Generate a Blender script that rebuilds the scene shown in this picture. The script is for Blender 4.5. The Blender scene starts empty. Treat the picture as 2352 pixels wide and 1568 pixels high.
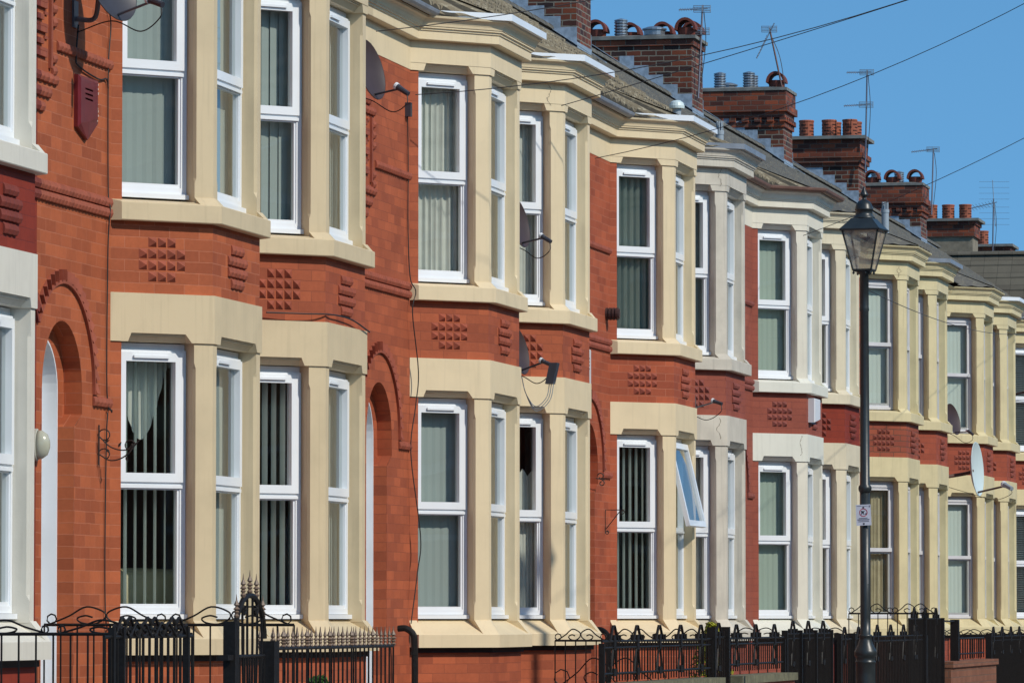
import bpy, bmesh, math, random
from mathutils import Vector, Matrix
R = math.radians
rnd = random.Random(7)
SC = bpy.context.scene
COL = SC.collection

# ------------------------------------------------------------------ camera, light, sky
TH, PI_ = 0.2040, 0.05278          # yaw to the left of the street axis, pitch up
cam_d = bpy.data.cameras.new('camera'); cam = bpy.data.objects.new('camera', cam_d); COL.objects.link(cam)
cam_d.sensor_width = 36; cam_d.lens = 36 * 12000 / 2352.0
cam_d.clip_start = 0.5; cam_d.clip_end = 2000
cam.location = (0, 0, 0); cam.rotation_euler = (math.pi / 2 + PI_, 0, TH)
SC.camera = cam
SUN_EL, SUN_AZ = R(39), R(-23)      # azimuth measured from +X towards +Y
sd = Vector((math.cos(SUN_EL) * math.cos(SUN_AZ), math.cos(SUN_EL) * math.sin(SUN_AZ), math.sin(SUN_EL)))
sun_d = bpy.data.lights.new('sun', 'SUN'); sun = bpy.data.objects.new('sun', sun_d); COL.objects.link(sun)
sun_d.energy = 3.1; sun_d.angle = R(1.0); sun_d.color = (1.0, 0.93, 0.82)
sun.rotation_euler = sd.to_track_quat('Z', 'Y').to_euler()
W = bpy.data.worlds.new('World'); SC.world = W; W.use_nodes = True
nt = W.node_tree; nt.nodes.clear()
o_ = nt.nodes.new('ShaderNodeOutputWorld'); bg = nt.nodes.new('ShaderNodeBackground')
sky = nt.nodes.new('ShaderNodeTexSky'); sky.sky_type = 'NISHITA'; sky.sun_disc = False
sky.sun_elevation = SUN_EL; sky.sun_rotation = math.pi / 2 - SUN_AZ
sky.altitude = 0; sky.air_density = 1.0; sky.dust_density = 0.6; sky.ozone_density = 2.0
tc = nt.nodes.new('ShaderNodeTexCoord'); ad = nt.nodes.new('ShaderNodeVectorMath'); ad.operation = 'ADD'
ad.inputs[1].default_value = (0, 0, 0.22)
hs = nt.nodes.new('ShaderNodeMix'); hs.data_type = 'RGBA'; hs.blend_type = 'MULTIPLY'; hs.inputs[0].default_value = 1.0
hs.inputs[7].default_value = (0.70, 1.20, 1.36, 1)
nt.links.new(tc.outputs['Generated'], ad.inputs[0]); nt.links.new(ad.outputs[0], sky.inputs['Vector'])
nt.links.new(sky.outputs[0], hs.inputs[6]); nt.links.new(hs.outputs[2], bg.inputs[0]); nt.links.new(bg.outputs[0], o_.inputs[0])
bg.inputs[1].default_value = 0.11
SC.view_settings.view_transform = 'Standard'; SC.view_settings.look = 'None'
SC.view_settings.exposure = 0.14; SC.view_settings.gamma = 1.0

# ------------------------------------------------------------------ materials
def srgb(r, g, b, k=1.0):
    f = lambda c: (c / 12.92 if c <= 0.04045 else ((c + 0.055) / 1.055) ** 2.4) * k
    return (f(r / 255), f(g / 255), f(b / 255), 1)
MATS = {}
def mat_base(name):
    m = bpy.data.materials.new(name); m.use_nodes = True
    n = m.node_tree; b = n.nodes['Principled BSDF']
    return m, n, b
def N(n, t, **kw):
    x = n.nodes.new(t)
    for k, v in kw.items(): x.inputs[k].default_value = v
    return x
def mixc(n, fac, a, b, mode='MIX'):
    x = n.nodes.new('ShaderNodeMix'); x.data_type = 'RGBA'; x.blend_type = mode
    for i, v in ((0, fac), (6, a), (7, b)):
        if hasattr(v, 'links'): n.links.new(v, x.inputs[i])
        else: x.inputs[i].default_value = v
    return x.outputs[2]
def ramp(n, src, p0, p1, c0=(0, 0, 0, 1), c1=(1, 1, 1, 1)):
    x = n.nodes.new('ShaderNodeValToRGB'); x.color_ramp.elements[0].position = p0; x.color_ramp.elements[1].position = p1
    x.color_ramp.elements[0].color = c0; x.color_ramp.elements[1].color = c1
    n.links.new(src, x.inputs[0]); return x.outputs[0]
def bump(n, b, h, st, dist=0.01):
    x = n.nodes.new('ShaderNodeBump'); x.inputs['Strength'].default_value = st; x.inputs['Distance'].default_value = dist
    n.links.new(h, x.inputs['Height']); n.links.new(x.outputs[0], b.inputs['Normal'])
def plain(name, col, rough=0.5, metal=0.0, nz=0.0, nscale=8.0, bmp=0.0, spec=0.5):
    if name in MATS: return MATS[name]
    m, n, b = mat_base(name)
    b.inputs['Roughness'].default_value = rough; b.inputs['Metallic'].default_value = metal
    b.inputs['Specular IOR Level'].default_value = spec
    geo = n.nodes.new('ShaderNodeNewGeometry')
    ns = N(n, 'ShaderNodeTexNoise', Scale=nscale, Detail=4.0); n.links.new(geo.outputs['Position'], ns.inputs['Vector'])
    d = tuple(c * (1 - nz) for c in col[:3]) + (1,)
    n.links.new(mixc(n, ramp(n, ns.outputs[0], 0.35, 0.7), d, col), b.inputs['Base Color'])
    if bmp: bump(n, b, ns.outputs[0], bmp)
    MATS[name] = m; return m
def brickmat(name, c1, c2, mo, w=0.235, h=0.079, ms=0.004, var=0.35, bst=0.4, stain=(0.0, (0, 0, 0, 1)), offset=0.5):
    if name in MATS: return MATS[name]
    m, n, b = mat_base(name)
    b.inputs['Roughness'].default_value = 0.72; b.inputs['Specular IOR Level'].default_value = 0.25
    uv = n.nodes.new('ShaderNodeUVMap'); geo = n.nodes.new('ShaderNodeNewGeometry')
    wob = N(n, 'ShaderNodeTexNoise', Scale=9.0, Detail=2.0); n.links.new(geo.outputs['Position'], wob.inputs['Vector'])
    sub = n.nodes.new('ShaderNodeVectorMath'); sub.operation = 'SUBTRACT'; sub.inputs[1].default_value = (.5, .5, .5)
    n.links.new(wob.outputs['Color'], sub.inputs[0])
    scl = n.nodes.new('ShaderNodeVectorMath'); scl.operation = 'SCALE'; scl.inputs['Scale'].default_value = ms * 2.2
    n.links.new(sub.outputs[0], scl.inputs[0])
    add = n.nodes.new('ShaderNodeVectorMath'); add.operation = 'ADD'
    n.links.new(uv.outputs[0], add.inputs[0]); n.links.new(scl.outputs[0], add.inputs[1])
    t = n.nodes.new('ShaderNodeTexBrick'); t.offset = offset
    n.links.new(add.outputs[0], t.inputs['Vector'])
    t.inputs['Scale'].default_value = 1.0; t.inputs['Brick Width'].default_value = w; t.inputs['Row Height'].default_value = h
    t.inputs['Mortar Size'].default_value = ms; t.inputs['Mortar Smooth'].default_value = 0.3; t.inputs['Bias'].default_value = 0.0
    t.inputs['Color1'].default_value = c1; t.inputs['Color2'].default_value = c2
    t.inputs['Mortar'].default_value = mo
    ns = N(n, 'ShaderNodeTexNoise', Scale=2.2, Detail=5.0, Roughness=0.6); n.links.new(geo.outputs['Position'], ns.inputs['Vector'])
    ns2 = N(n, 'ShaderNodeTexNoise', Scale=34.0, Detail=3.0); n.links.new(geo.outputs['Position'], ns2.inputs['Vector'])
    c = mixc(n, var, t.outputs['Color'], ramp(n, ns.outputs[0], 0.3, 0.72, (.45, .42, .42, 1), (1.0, 1.0, 1.0, 1)), 'MULTIPLY')
    c = mixc(n, 0.22, c, ramp(n, ns2.outputs[0], 0.3, 0.7, (.55, .55, .55, 1), (1, 1, 1, 1)), 'MULTIPLY')
    if stain[0] > 0:
        ns3 = N(n, 'ShaderNodeTexNoise', Scale=1.1, Detail=6.0, Roughness=0.7); n.links.new(geo.outputs['Position'], ns3.inputs['Vector'])
        fac = n.nodes.new('ShaderNodeMath'); fac.operation = 'MULTIPLY'; fac.inputs[1].default_value = stain[0]
        n.links.new(ramp(n, ns3.outputs[0], 0.45, 0.62), fac.inputs[0])
        c = mixc(n, fac.outputs[0], c, stain[1])
    n.links.new(c, b.inputs['Base Color'])
    inv = n.nodes.new('ShaderNodeMath'); inv.operation = 'SUBTRACT'; inv.inputs[0].default_value = 1.0
    n.links.new(t.outputs['Fac'], inv.inputs[1])
    ma = n.nodes.new('ShaderNodeMath'); ma.operation = 'MULTIPLY_ADD'; ma.inputs[1].default_value = 0.25
    n.links.new(ns2.outputs[0], ma.inputs[0]); n.links.new(inv.outputs[0], ma.inputs[2])
    bump(n, b, ma.outputs[0], bst, 0.006)
    MATS[name] = m; return m
def stonemat(name, col, dirt=0.25, dirtcol=None):
    if name in MATS: return MATS[name]
    m, n, b = mat_base(name)
    b.inputs['Roughness'].default_value = 0.55; b.inputs['Specular IOR Level'].default_value = 0.35
    geo = n.nodes.new('ShaderNodeNewGeometry')
    ns = N(n, 'ShaderNodeTexNoise', Scale=3.0, Detail=5.0, Roughness=0.6); n.links.new(geo.outputs['Position'], ns.inputs['Vector'])
    mp = n.nodes.new('ShaderNodeMapping'); mp.inputs['Scale'].default_value = (26, 26, 1.2)
    n.links.new(geo.outputs['Position'], mp.inputs['Vector'])
    st = N(n, 'ShaderNodeTexNoise', Scale=1.0, Detail=4.0); n.links.new(mp.outputs[0], st.inputs['Vector'])
    fine = N(n, 'ShaderNodeTexNoise', Scale=120.0, Detail=3.0); n.links.new(geo.outputs['Position'], fine.inputs['Vector'])
    dc = dirtcol or tuple(c * 0.72 for c in col[:3]) + (1,)
    f = n.nodes.new('ShaderNodeMath'); f.operation = 'MULTIPLY'; n.links.new(ramp(n, ns.outputs[0], 0.42, 0.75), f.inputs[0]); f.inputs[1].default_value = dirt * 1.5
    c = mixc(n, f.outputs[0], col, dc)
    g = n.nodes.new('ShaderNodeMath'); g.operation = 'MULTIPLY'; n.links.new(ramp(n, st.outputs[0], 0.55, 0.8), g.inputs[0]); g.inputs[1].default_value = dirt * 1.8
    c = mixc(n, g.outputs[0], c, dc)
    n.links.new(c, b.inputs['Base Color'])
    bb = n.nodes.new('ShaderNodeMath'); bb.operation = 'MULTIPLY_ADD'; bb.inputs[1].default_value = 0.25
    n.links.new(fine.outputs[0], bb.inputs[0]); n.links.new(ns.outputs[0], bb.inputs[2])
    bump(n, b, bb.outputs[0], 0.35, 0.006)
    MATS[name] = m; return m
def glassmat(name, tint):
    if name in MATS: return MATS[name]
    m = bpy.data.materials.new(name); m.use_nodes = True; n = m.node_tree; n.nodes.clear()
    o = n.nodes.new('ShaderNodeOutputMaterial'); mx = n.nodes.new('ShaderNodeMixShader')
    tr = n.nodes.new('ShaderNodeBsdfTransparent'); tr.inputs[0].default_value = tint
    gl = n.nodes.new('ShaderNodeBsdfGlossy'); gl.inputs['Roughness'].default_value = 0.02; gl.inputs['Color'].default_value = (.95, .97, 1, 1)
    lw = n.nodes.new('ShaderNodeLayerWeight'); lw.inputs[0].default_value = 0.5
    pw = n.nodes.new('ShaderNodeMath'); pw.operation = 'POWER'; pw.inputs[1].default_value = 4.5; n.links.new(lw.outputs['Facing'], pw.inputs[0])
    fr = n.nodes.new('ShaderNodeMath'); fr.operation = 'MULTIPLY_ADD'; fr.inputs[1].default_value = 0.9; fr.inputs[2].default_value = 0.07; n.links.new(pw.outputs[0], fr.inputs[0])
    geo = n.nodes.new('ShaderNodeNewGeometry')
    ns = N(n, 'ShaderNodeTexNoise', Scale=1.6, Detail=1.0); n.links.new(geo.outputs['Position'], ns.inputs['Vector'])
    bp = n.nodes.new('ShaderNodeBump'); bp.inputs['Strength'].default_value = 0.15; bp.inputs['Distance'].default_value = 0.02
    n.links.new(ns.outputs[0], bp.inputs['Height']); n.links.new(bp.outputs[0], gl.inputs['Normal'])
    n.links.new(fr.outputs[0], mx.inputs[0]); n.links.new(tr.outputs[0], mx.inputs[1]); n.links.new(gl.outputs[0], mx.inputs[2])
    n.links.new(mx.outputs[0], o.inputs[0]); MATS[name] = m; return m
def roofmat(name, c1, c2, c3):
    if name in MATS: return MATS[name]
    m, n, b = mat_base(name)
    b.inputs['Roughness'].default_value = 0.85; b.inputs['Specular IOR Level'].default_value = 0.2
    geo = n.nodes.new('ShaderNodeNewGeometry')
    a = N(n, 'ShaderNodeTexNoise', Scale=1.4, Detail=6.0, Roughness=0.65); n.links.new(geo.outputs['Position'], a.inputs['Vector'])
    l = N(n, 'ShaderNodeTexNoise', Scale=14.0, Detail=5.0, Roughness=0.7); n.links.new(geo.outputs['Position'], l.inputs['Vector'])
    c = mixc(n, ramp(n, a.outputs[0], 0.35, 0.65), c1, c2)
    c = mixc(n, ramp(n, l.outputs[0], 0.52, 0.68), c, c3)
    n.links.new(c, b.inputs['Base Color']); bump(n, b, l.outputs[0], 0.5, 0.01)
    MATS[name] = m; return m

WHITE = plain('white_upvc', srgb(232, 236, 240), 0.28, nz=0.06, nscale=3)
GREYW = plain('grey_frame_paint', srgb(205, 205, 208), 0.5, nz=0.1)
BLACK = plain('black_iron_paint', (0.012, 0.010, 0.009, 1), 0.55, nz=0.3, nscale=30, bmp=0.3, spec=.25)
BITUMEN = plain('black_band_paint', (0.012, 0.009, 0.009, 1), 0.7, nz=0.3)
TAN = plain('bronze_paint', srgb(120, 98, 80), 0.5)
GREYP = plain('grey_plastic', srgb(150, 160, 168), 0.4)
LEAD = plain('lead_sheet', srgb(150, 165, 180), 0.5, 0.0, nz=0.35, nscale=14, bmp=0.4)
DKMETAL = plain('dark_grey_metal', srgb(62, 62, 70), 0.4, nz=0.2)
CABLE = plain('black_cable', (0.012, 0.010, 0.010, 1), 0.6)
ALU = plain('dull_aluminium', srgb(150, 155, 162), 0.35, 0.7)
TERRA = plain('terracotta', srgb(164, 88, 60), 0.75, nz=0.35, nscale=9, bmp=0.3)
TERRAD = plain('dark_terracotta', srgb(120, 58, 44), 0.75, nz=0.4, nscale=9, bmp=0.3)
MORTAR = plain('cement_flaunching', srgb(130, 130, 125), 0.9, nz=0.4, nscale=6, bmp=0.6)
ROOM = plain('room_plaster', srgb(168, 156, 140), 0.9)
GLASS = glassmat('window_glass', (.80, .82, .80, 1))
BL_LIGHT = plain('light_blind_fabric', srgb(172, 184, 182), 0.85)
BL_WHITE = plain('white_blind_fabric', srgb(232, 242, 240), 0.8)
BL_PALE = plain('pale_blind_fabric', srgb(218, 230, 224), 0.85)
BL_GREEN = plain('pale_green_blind_fabric', srgb(180, 196, 184), 0.85)
CURT = plain('cream_curtain_fabric', srgb(222, 224, 216), 0.9, nz=0.1)
CURT_TAN = plain('tan_curtain_fabric', srgb(204, 192, 160), 0.9, nz=0.2)

# ------------------------------------------------------------------ mesh builder
BX = -9.9
class MB:
    def __init__(s, mirror=False):
        s.bm = bmesh.new(); s.mir = mirror; s.mi = 0
    # coordinates handed in are (along, out, z); local mesh is (x=out, y=along, z)
    def v(s, a, o, z):
        return s.bm.verts.new((o, -a if s.mir else a, z))
    def f(s, vs):
        try:
            fc = s.bm.faces.new(vs); fc.material_index = s.mi; return fc
        except ValueError: return None
    def poly(s, pts): return s.f([s.v(*p) for p in pts])
    def box(s, a0, a1, o0, o1, z0, z1):
        s.prism([(a0, o0), (a1, o0), (a1, o1), (a0, o1)], z0, z1)
    def prism(s, plan, z0, z1, plan2=None):
        b = [s.v(a, o, z0) for a, o in plan]; t = [s.v(a, o, z1) for a, o in (plan2 or plan)]
        n = len(plan)
        s.f(b[::-1]); s.f(t)
        for i in range(n): s.f([b[i], b[(i + 1) % n], t[(i + 1) % n], t[i]])
    def loft(s, rings, closed=True, cap=True):
        vr = [[s.v(*p) for p in r] for r in rings]
        n = len(vr[0])
        for r0, r1 in zip(vr, vr[1:]):
            for i in range(n if closed else n - 1): s.f([r0[i], r0[(i + 1) % n], r1[(i + 1) % n], r1[i]])
        if cap and closed: s.f(vr[0][::-1]); s.f(vr[-1])
    def sweep(s, path, prof, m0=None, m1=None, closed=True):
        """path: list of (along,out); prof: list of (d,z) closed; offsets go outwards with mitred corners"""
        nrm = []
        for (a0, o0), (a1, o1) in zip(path, path[1:]):
            l = math.hypot(a1 - a0, o1 - o0); nrm.append((-(o1 - o0) / l, (a1 - a0) / l))
        rings = []
        for i, (a, o) in enumerate(path):
            if i == 0: m = m0 or nrm[0]
            elif i == len(path) - 1: m = m1 or nrm[-1]
            else:
                n1, n2 = nrm[i - 1], nrm[i]; k = 1 + n1[0] * n2[0] + n1[1] * n2[1]
                m = ((n1[0] + n2[0]) / k, (n1[1] + n2[1]) / k)
            rings.append([(a + m[0] * d, o + m[1] * d, z) for d, z in prof])
        s.loft(rings, closed)
    def tube(s, pts, r, seg=6, r1=None):
        pts = [Vector((p[1], p[0], p[2])) for p in pts]   # (out, along, z)
        rings = []
        n = len(pts)
        up = Vector((0, 0, 1))
        for i, p in enumerate(pts):
            d = (pts[min(i + 1, n - 1)] - pts[max(i - 1, 0)])
            if d.length < 1e-9: d = Vector((0, 0, 1))
            d.normalize()
            x = d.cross(up if abs(d.z) < 0.9 else Vector((1, 0, 0))); x.normalize(); y = d.cross(x)
            rr = r if r1 is None else r + (r1 - r) * i / max(1, n - 1)
            ring = []
            for k in range(seg):
                t = 2 * math.pi * k / seg
                q = p + x * (math.cos(t) * rr) + y * (math.sin(t) * rr)
                ring.append((q.y, q.x, q.z))
            rings.append(ring)
        s.loft(rings)
    def lathe(s, cx, cy, prof, seg=16, ry=1.0):
        """prof: (radius,z) bottom to top; cx=along, cy=out"""
        rings = [[(cx + max(r, 1e-4) * math.cos(2 * math.pi * k / seg), cy + max(r, 1e-4) * ry * math.sin(2 * math.pi * k / seg), z) for k in range(seg)] for r, z in prof]
        s.loft(rings)
    def mesh(s, name, smooth=False):
        bmesh.ops.recalc_face_normals(s.bm, faces=s.bm.faces)
        uvl = s.bm.loops.layers.uv.new('UVMap')
        for f in s.bm.faces:
            n = f.normal
            if abs(n.z) > 0.8:
                for l in f.loops: l[uvl].uv = (l.vert.co.y, l.vert.co.x)
            else:
                t = Vector((-n.y, n.x)); t = t.normalized() if t.length > 1e-6 else Vector((0, 1))
                for l in f.loops: l[uvl].uv = (l.vert.co.x * t.x + l.vert.co.y * t.y, l.vert.co.z)
            f.smooth = smooth
        me = bpy.data.meshes.new(name); s.bm.to_mesh(me); s.bm.free(); return me
def obj(name, me, mats, parent=None, loc=(0, 0, 0)):
    if isinstance(me, MB): me = me.mesh(name)
    if not isinstance(mats, (list, tuple)): mats = [mats]
    while len(me.materials) < len(mats): me.materials.append(mats[len(me.materials)])
    o = bpy.data.objects.new(name, me); COL.objects.link(o)
    for i, m in enumerate(mats):
        if me.materials[i] != m:
            o.material_slots[i].link = 'OBJECT'; o.material_slots[i].material = m
    o.location = loc
    if parent: o.parent = parent
    return o
def thing(name, label, cat, loc=(0, 0, 0), group=None):
    o = bpy.data.objects.new(name, None); COL.objects.link(o); o.location = loc; o.empty_display_size = 0.3
    o['label'] = label; o['category'] = cat
    if group: o['group'] = group
    return o
def tag(o, label, cat, group=None):
    o['label'] = label; o['category'] = cat
    if group: o['group'] = group
    return o
CACHE = {}
def cached(key, fn):
    if key not in CACHE: CACHE[key] = fn()
    return CACHE[key]

# ------------------------------------------------------------------ ground
def struct(name, mb, m):
    o = obj(name, mb, m); o['kind'] = 'structure'; return o
GZ = -1.4
asph = plain('asphalt', (0.09, 0.088, 0.085, 1), 0.9, nz=0.3, nscale=40, bmp=0.5)
flag = brickmat('paving_flags', (0.34, 0.32, 0.29, 1), (0.39, 0.37, 0.34, 1), (0.10, 0.10, 0.09, 1), w=0.9, h=0.6, ms=0.008)
b = MB(); b.poly([(-400, -700, GZ - .13), (1500, -700, GZ - .13), (1500, 700, GZ - .13), (-400, 700, GZ - .13)]); struct('ground', b, plain('bare_earth', (0.13, 0.11, 0.08, 1), 0.95, nz=0.4, nscale=2))
b = MB(); b.box(-20, 150, -5.2, 3.2, GZ - .12, GZ - .115); struct('road', b, asph)
b = MB(); b.box(-20, 150, -7.72, -5.33, GZ - .12, GZ); struct('pavement', b, flag)
b = MB(); b.box(-20, 150, 3.33, 6.0, GZ - .12, GZ); struct('pavement', b, flag)
kerbm = plain('granite_kerb', (0.3, 0.3, 0.3, 1), 0.8, nz=0.3, nscale=20)
b = MB(); b.box(-20, 150, -5.325, -5.2, GZ - .12, GZ + .004); struct('kerb', b, kerbm)
b = MB(); b.box(-20, 150, 3.2, 3.325, GZ - .12, GZ + .004); struct('kerb', b, kerbm)
b = MB(); b.box(20, 125, -9.95, -7.72, GZ - .12, GZ + .02); struct('garden_ground', b, flag)

# ------------------------------------------------------------------ bay geometry
P = [(0, 0), (.58, .58), (1.89, .58), (2.47, 0)]
S0, S1 = -1.724, 2.875                      # party lines of one house
Q2 = math.sqrt(.5)
# faces: origin, direction, normal, length, opening t0,t1
FACES = {'cant': (P[0], (Q2, Q2), (-Q2, Q2), .820, .092, .665),
         'front': (P[1], (1, 0), (0, 1), 1.31, .112, 1.198),
         'rear': (P[2], (Q2, -Q2), (Q2, Q2), .820, .155, .728)}
def fp(face, t, d, z):
    (a, o), u, n, L, t0, t1 = FACES[face]
    return (a + u[0] * t + n[0] * d, o + u[1] * t + n[1] * d, z)
def fbox(b, face, t0, t1, d0, d1, z0, z1):
    b.prism([fp(face, t, d, 0)[:2] for t, d in ((t0, d0), (t1, d0), (t1, d1), (t0, d1))], z0, z1)
def fprism(b, face, prof, t0, t1):          # profile in (d,z) run along t
    b.loft([[fp(face, t0, d, z) for d, z in prof], [fp(face, t1, d, z) for d, z in prof]])
LEV = {'lower': (-.02, 1.885), 'upper': (2.873, 4.69)}
CAPL, CAPR = (-.41, 1.0), (.41, 1.0)
FULL = [(S0, 0)] + P + [(S1, 0)]

def mk_wall(mir):
    b = MB(mir)
    # main wall plane, door part with arched opening
    cs, r, sp, zt = -1.134, .46, 1.50, 4.70
    L, Rr, Rl, zs = cs - r, cs + r, -.854, 1.33
    def arch(cs, r, sp, n=20):
        return [(cs - r * math.cos(math.pi * i / n), sp + r * math.sin(math.pi * i / n)) for i in range(n + 1)]
    ar = arch(cs, r, sp)
    b.poly([(S0, 0, GZ), (L, 0, GZ), (L, 0, sp), (L, 0, zt), (S0, 0, zt), ])
    for (a0, z0), (a1, z1) in zip(ar, ar[1:]):
        b.poly([(a0, 0, z0), (a1, 0, z1), (a1, 0, zt), (a0, 0, zt)])
    b.poly([(Rr, 0, zs + .05), (0, 0, zs + .05), (0, 0, zt), (Rr, 0, zt)])
    b.poly([(Rl, 0, GZ), (0, 0, GZ), (0, 0, zs + .05), (Rr, 0, zs + .05), (Rr, 0, zs + .03), (Rl + .03, 0, zs - .05), (Rl, 0, zs - .06)])
    # reveals
    out = [(L, GZ), (L, sp)] + ar[1:-1] + [(Rr, sp), (Rr, zs + .03), (Rl, zs - .06), (Rl, GZ)]
    for (a0, z0), (a1, z1) in zip(out, out[1:]):
        b.poly([(a0, 0, z0), (a1, 0, z1), (a1, -.125, z1), (a0, -.125, z0)])
    # inner order behind the arch
    c2, r2 = -1.215, .36
    ar2 = arch(c2, r2, sp)
    for (a0, z0), (a1, z1) in zip(ar2, ar2[1:]):
        b.poly([(a0, -.125, z0), (a1, -.125, z1), (a1, -.125, 2.2), (a0, -.125, 2.2)])
    b.poly([(c2 + r2, -.125, GZ), (Rr + .1, -.125, GZ), (Rr + .1, -.125, 2.2), (c2 + r2, -.125, 2.2)])
    b.poly([(S0, -.125, GZ), (c2 - r2, -.125, GZ), (c2 - r2, -.125, 2.2), (S0, -.125, 2.2)])
    b.box(c2 - r2 + .002, c2 + r2 - .002, -.31, -.006, GZ, GZ + .499)      # door step
    # strip beyond the bay, back and party walls
    b.poly([(P[3][0], 0, GZ), (S1, 0, GZ), (S1, 0, zt), (P[3][0], 0, zt)])
    b.poly([(S0, -7.9, GZ), (S1, -7.9, GZ), (S1, -7.9, 5.3), (S0, -7.9, 5.3)])
    for a in (S0 + .01, S1 - .01):
        b.poly([(a, -.01, GZ), (a, -7.9, GZ), (a, -7.9, 5.1), (a, -4.0, 7.75), (a, -.01, 5.05)])
    # brick faces of the bay: below the sill, spandrel and the root jambs
    for z0, z1, d in ((GZ, -.29, -.004), (2.215, 2.72, -.018)):
        b.sweep([P[0], P[1], P[2], P[3]], [(d, z0), (d, z1), (d - .1, z1), (d - .1, z0)], m0=(0, 1.414), m1=(0, 1.414))
    for lv in ('lower', 'upper'):
        z0, z1 = LEV[lv]
        z0 -= .1
        for face in ('cant', 'rear'):
            t0, t1 = (-.02, .092) if face == 'cant' else (.728, .84)
            fbox(b, face, t0, t1, -.2, -.012, z0, z1)
    return b.mesh('wall')

def mk_orn(mir, part):
    """moulded terracotta, one part at a time: pyramids and ribbed tiles on the bay, roll courses, arch ring, fret ornament"""
    b = MB(mir)
    d0 = -.019
    for row, cols in enumerate(((1, 2, 3), (0, 1, 2, 3, 4), (0, 1, 2, 3, 4), (1, 2, 3))):
        z0 = 2.536 - row * .079
        for c in cols:
            for face, tc in (('cant', .41), ('rear', .41)):
                if part != 'pyramid_' + face: continue
                t0 = tc - .1875 + c * .075 + .004; t1 = t0 + .067
                q = [fp(face, t, d0, z) for t, z in ((t0, z0 + .004), (t1, z0 + .004), (t1, z0 + .072), (t0, z0 + .072))]
                vs = [b.v(*p) for p in q]; ap = b.v(*fp(face, (t0 + t1) / 2 + .012, d0 + .034, z0 + .036))
                for i in range(4): b.f([vs[i], vs[(i + 1) % 4], ap])
    def rolls(face_or_wall, t0, t1, z0, z1, n, h=.020):
        w = (t1 - t0) / n
        for i in range(n):
            ts = [t0 + w * (i + k / 5) for k in range(6)]
            hs_ = [h * math.sin(math.pi * min(1, max(0, (k / 5) ** .7))) + .004 for k in range(6)]
            lo, hi = [], []
            for t, hh in zip(ts, hs_):
                if face_or_wall == 'wall':
                    lo.append((t, .002, z0)); hi.append((t, .002, z1))
                else:
                    lo.append(fp(face_or_wall, t, d0, z0)); hi.append(fp(face_or_wall, t, d0, z1))
            def off(p, hh, zz):
                if face_or_wall == 'wall': return (p[0], p[1] + hh, zz)
                n_ = FACES[face_or_wall][2]; return (p[0] + n_[0] * hh, p[1] + n_[1] * hh, zz)
            rings = []
            for k in range(6):
                a, c = lo[k], hi[k]
                rings.append([a, off(a, hs_[k] * .75 + .008, z0 + .003), off(a, hs_[k] + .014, z0 + (z1 - z0) * .4), off(c, hs_[k] + .008, z0 + (z1 - z0) * .8), c])
            b.loft(rings, closed=True)
    for row, hw in enumerate((.16, .245, .245, .16) if part == 'ribbed' else ()):
        z1 = 2.612 - row * .079
        rolls('front', .655 - hw, .655 + hw, z1 - .071, z1, 3 if hw < .2 else 5, .016)
    if part == 'course_low':
        for z0, z1 in ((2.792, 2.862), (2.7215, 2.7915)): rolls('wall', S0, -.03, z0, z1, 22)
    if part == 'course_end':
        for z0, z1 in ((2.792, 2.862), (2.7215, 2.7915)): rolls('wall', 2.50, S1, z0, z1, 5)
    if part == 'course_high': rolls('wall', -1.30, -.03, 3.735, 3.805, 16)
    # sawtooth ring over the door arch with label stop
    cs, sp, n = -1.134, 1.50, 26
    for i in range(n + 8 if part == 'arch' else 0):
        if i < n:
            t0, t1 = math.pi * i / n, math.pi * (i + .92) / n
            ca, cb = (math.cos(t0), math.sin(t0)), (math.cos(t1), math.sin(t1))
            q = [(cs - r * c[0], sp + r * c[1]) for r, c in ((.725, ca), (.80, ca), (.80, cb), (.725, cb))]
            if q[2][0] < S0 + .0 or q[0][0] < S0: continue
            h = (.004, .004, .030, .030) if i > n * .5 else (.030, .030, .004, .004)
            b.loft([[(a, .001, z) for a, z in q], [(a, .001 + hh, z) for (a, z), hh in zip(q, h)]])
    # inner square edge under the teeth
    for i in range(40 if part == 'arch' else 0):
        t0, t1 = math.pi * i / 40, math.pi * (i + 1) / 40
        q = [(cs - r * math.cos(t), sp + r * math.sin(t)) for r, t in ((.705, t0), (.728, t0), (.728, t1), (.705, t1))]
        if min(p[0] for p in q) < S0: continue
        b.loft([[(a, .001, z) for a, z in q], [(a, .022, z) for a, z in q]])
    if part == 'arch': rolls('wall', cs + .705, -.02, 1.425, 1.495, 5, .022)
    if part != 'fret': return b.mesh('moulding')
    # stepped fret ornament centred on the party line
    for z0, z1, w in ((4.24, 4.31, .22), (4.16, 4.23, .38), (3.50, 3.57, .42), (3.40, 3.47, .26), (3.30, 3.37, .12)):
        rolls('wall', S0, S0 + w, z0, z1, max(1, int(w / .085)), .018)
    for z0 in (4.08, 3.99, 3.90, 3.66, 3.58):
        rolls('wall', S0 + .30, S0 + .38, z0 - .02, z0 + .045, 1, .018)
    b.box(S0 + .235, S0 + .275, .0, .022, 3.60, 4.14)
    for k, z0 in enumerate((4.06, 3.98, 3.90, 3.82, 3.74, 3.66)):
        b.box(S0, S0 + (.16 if k % 2 else .08), .0, .02, z0, z0 + .035)
        b.box(S0 + (.02 if k % 2 else .12), S0 + .19, .0, .012, z0 + .04, z0 + .06)
    return b.mesh('moulded_tiles')

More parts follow.
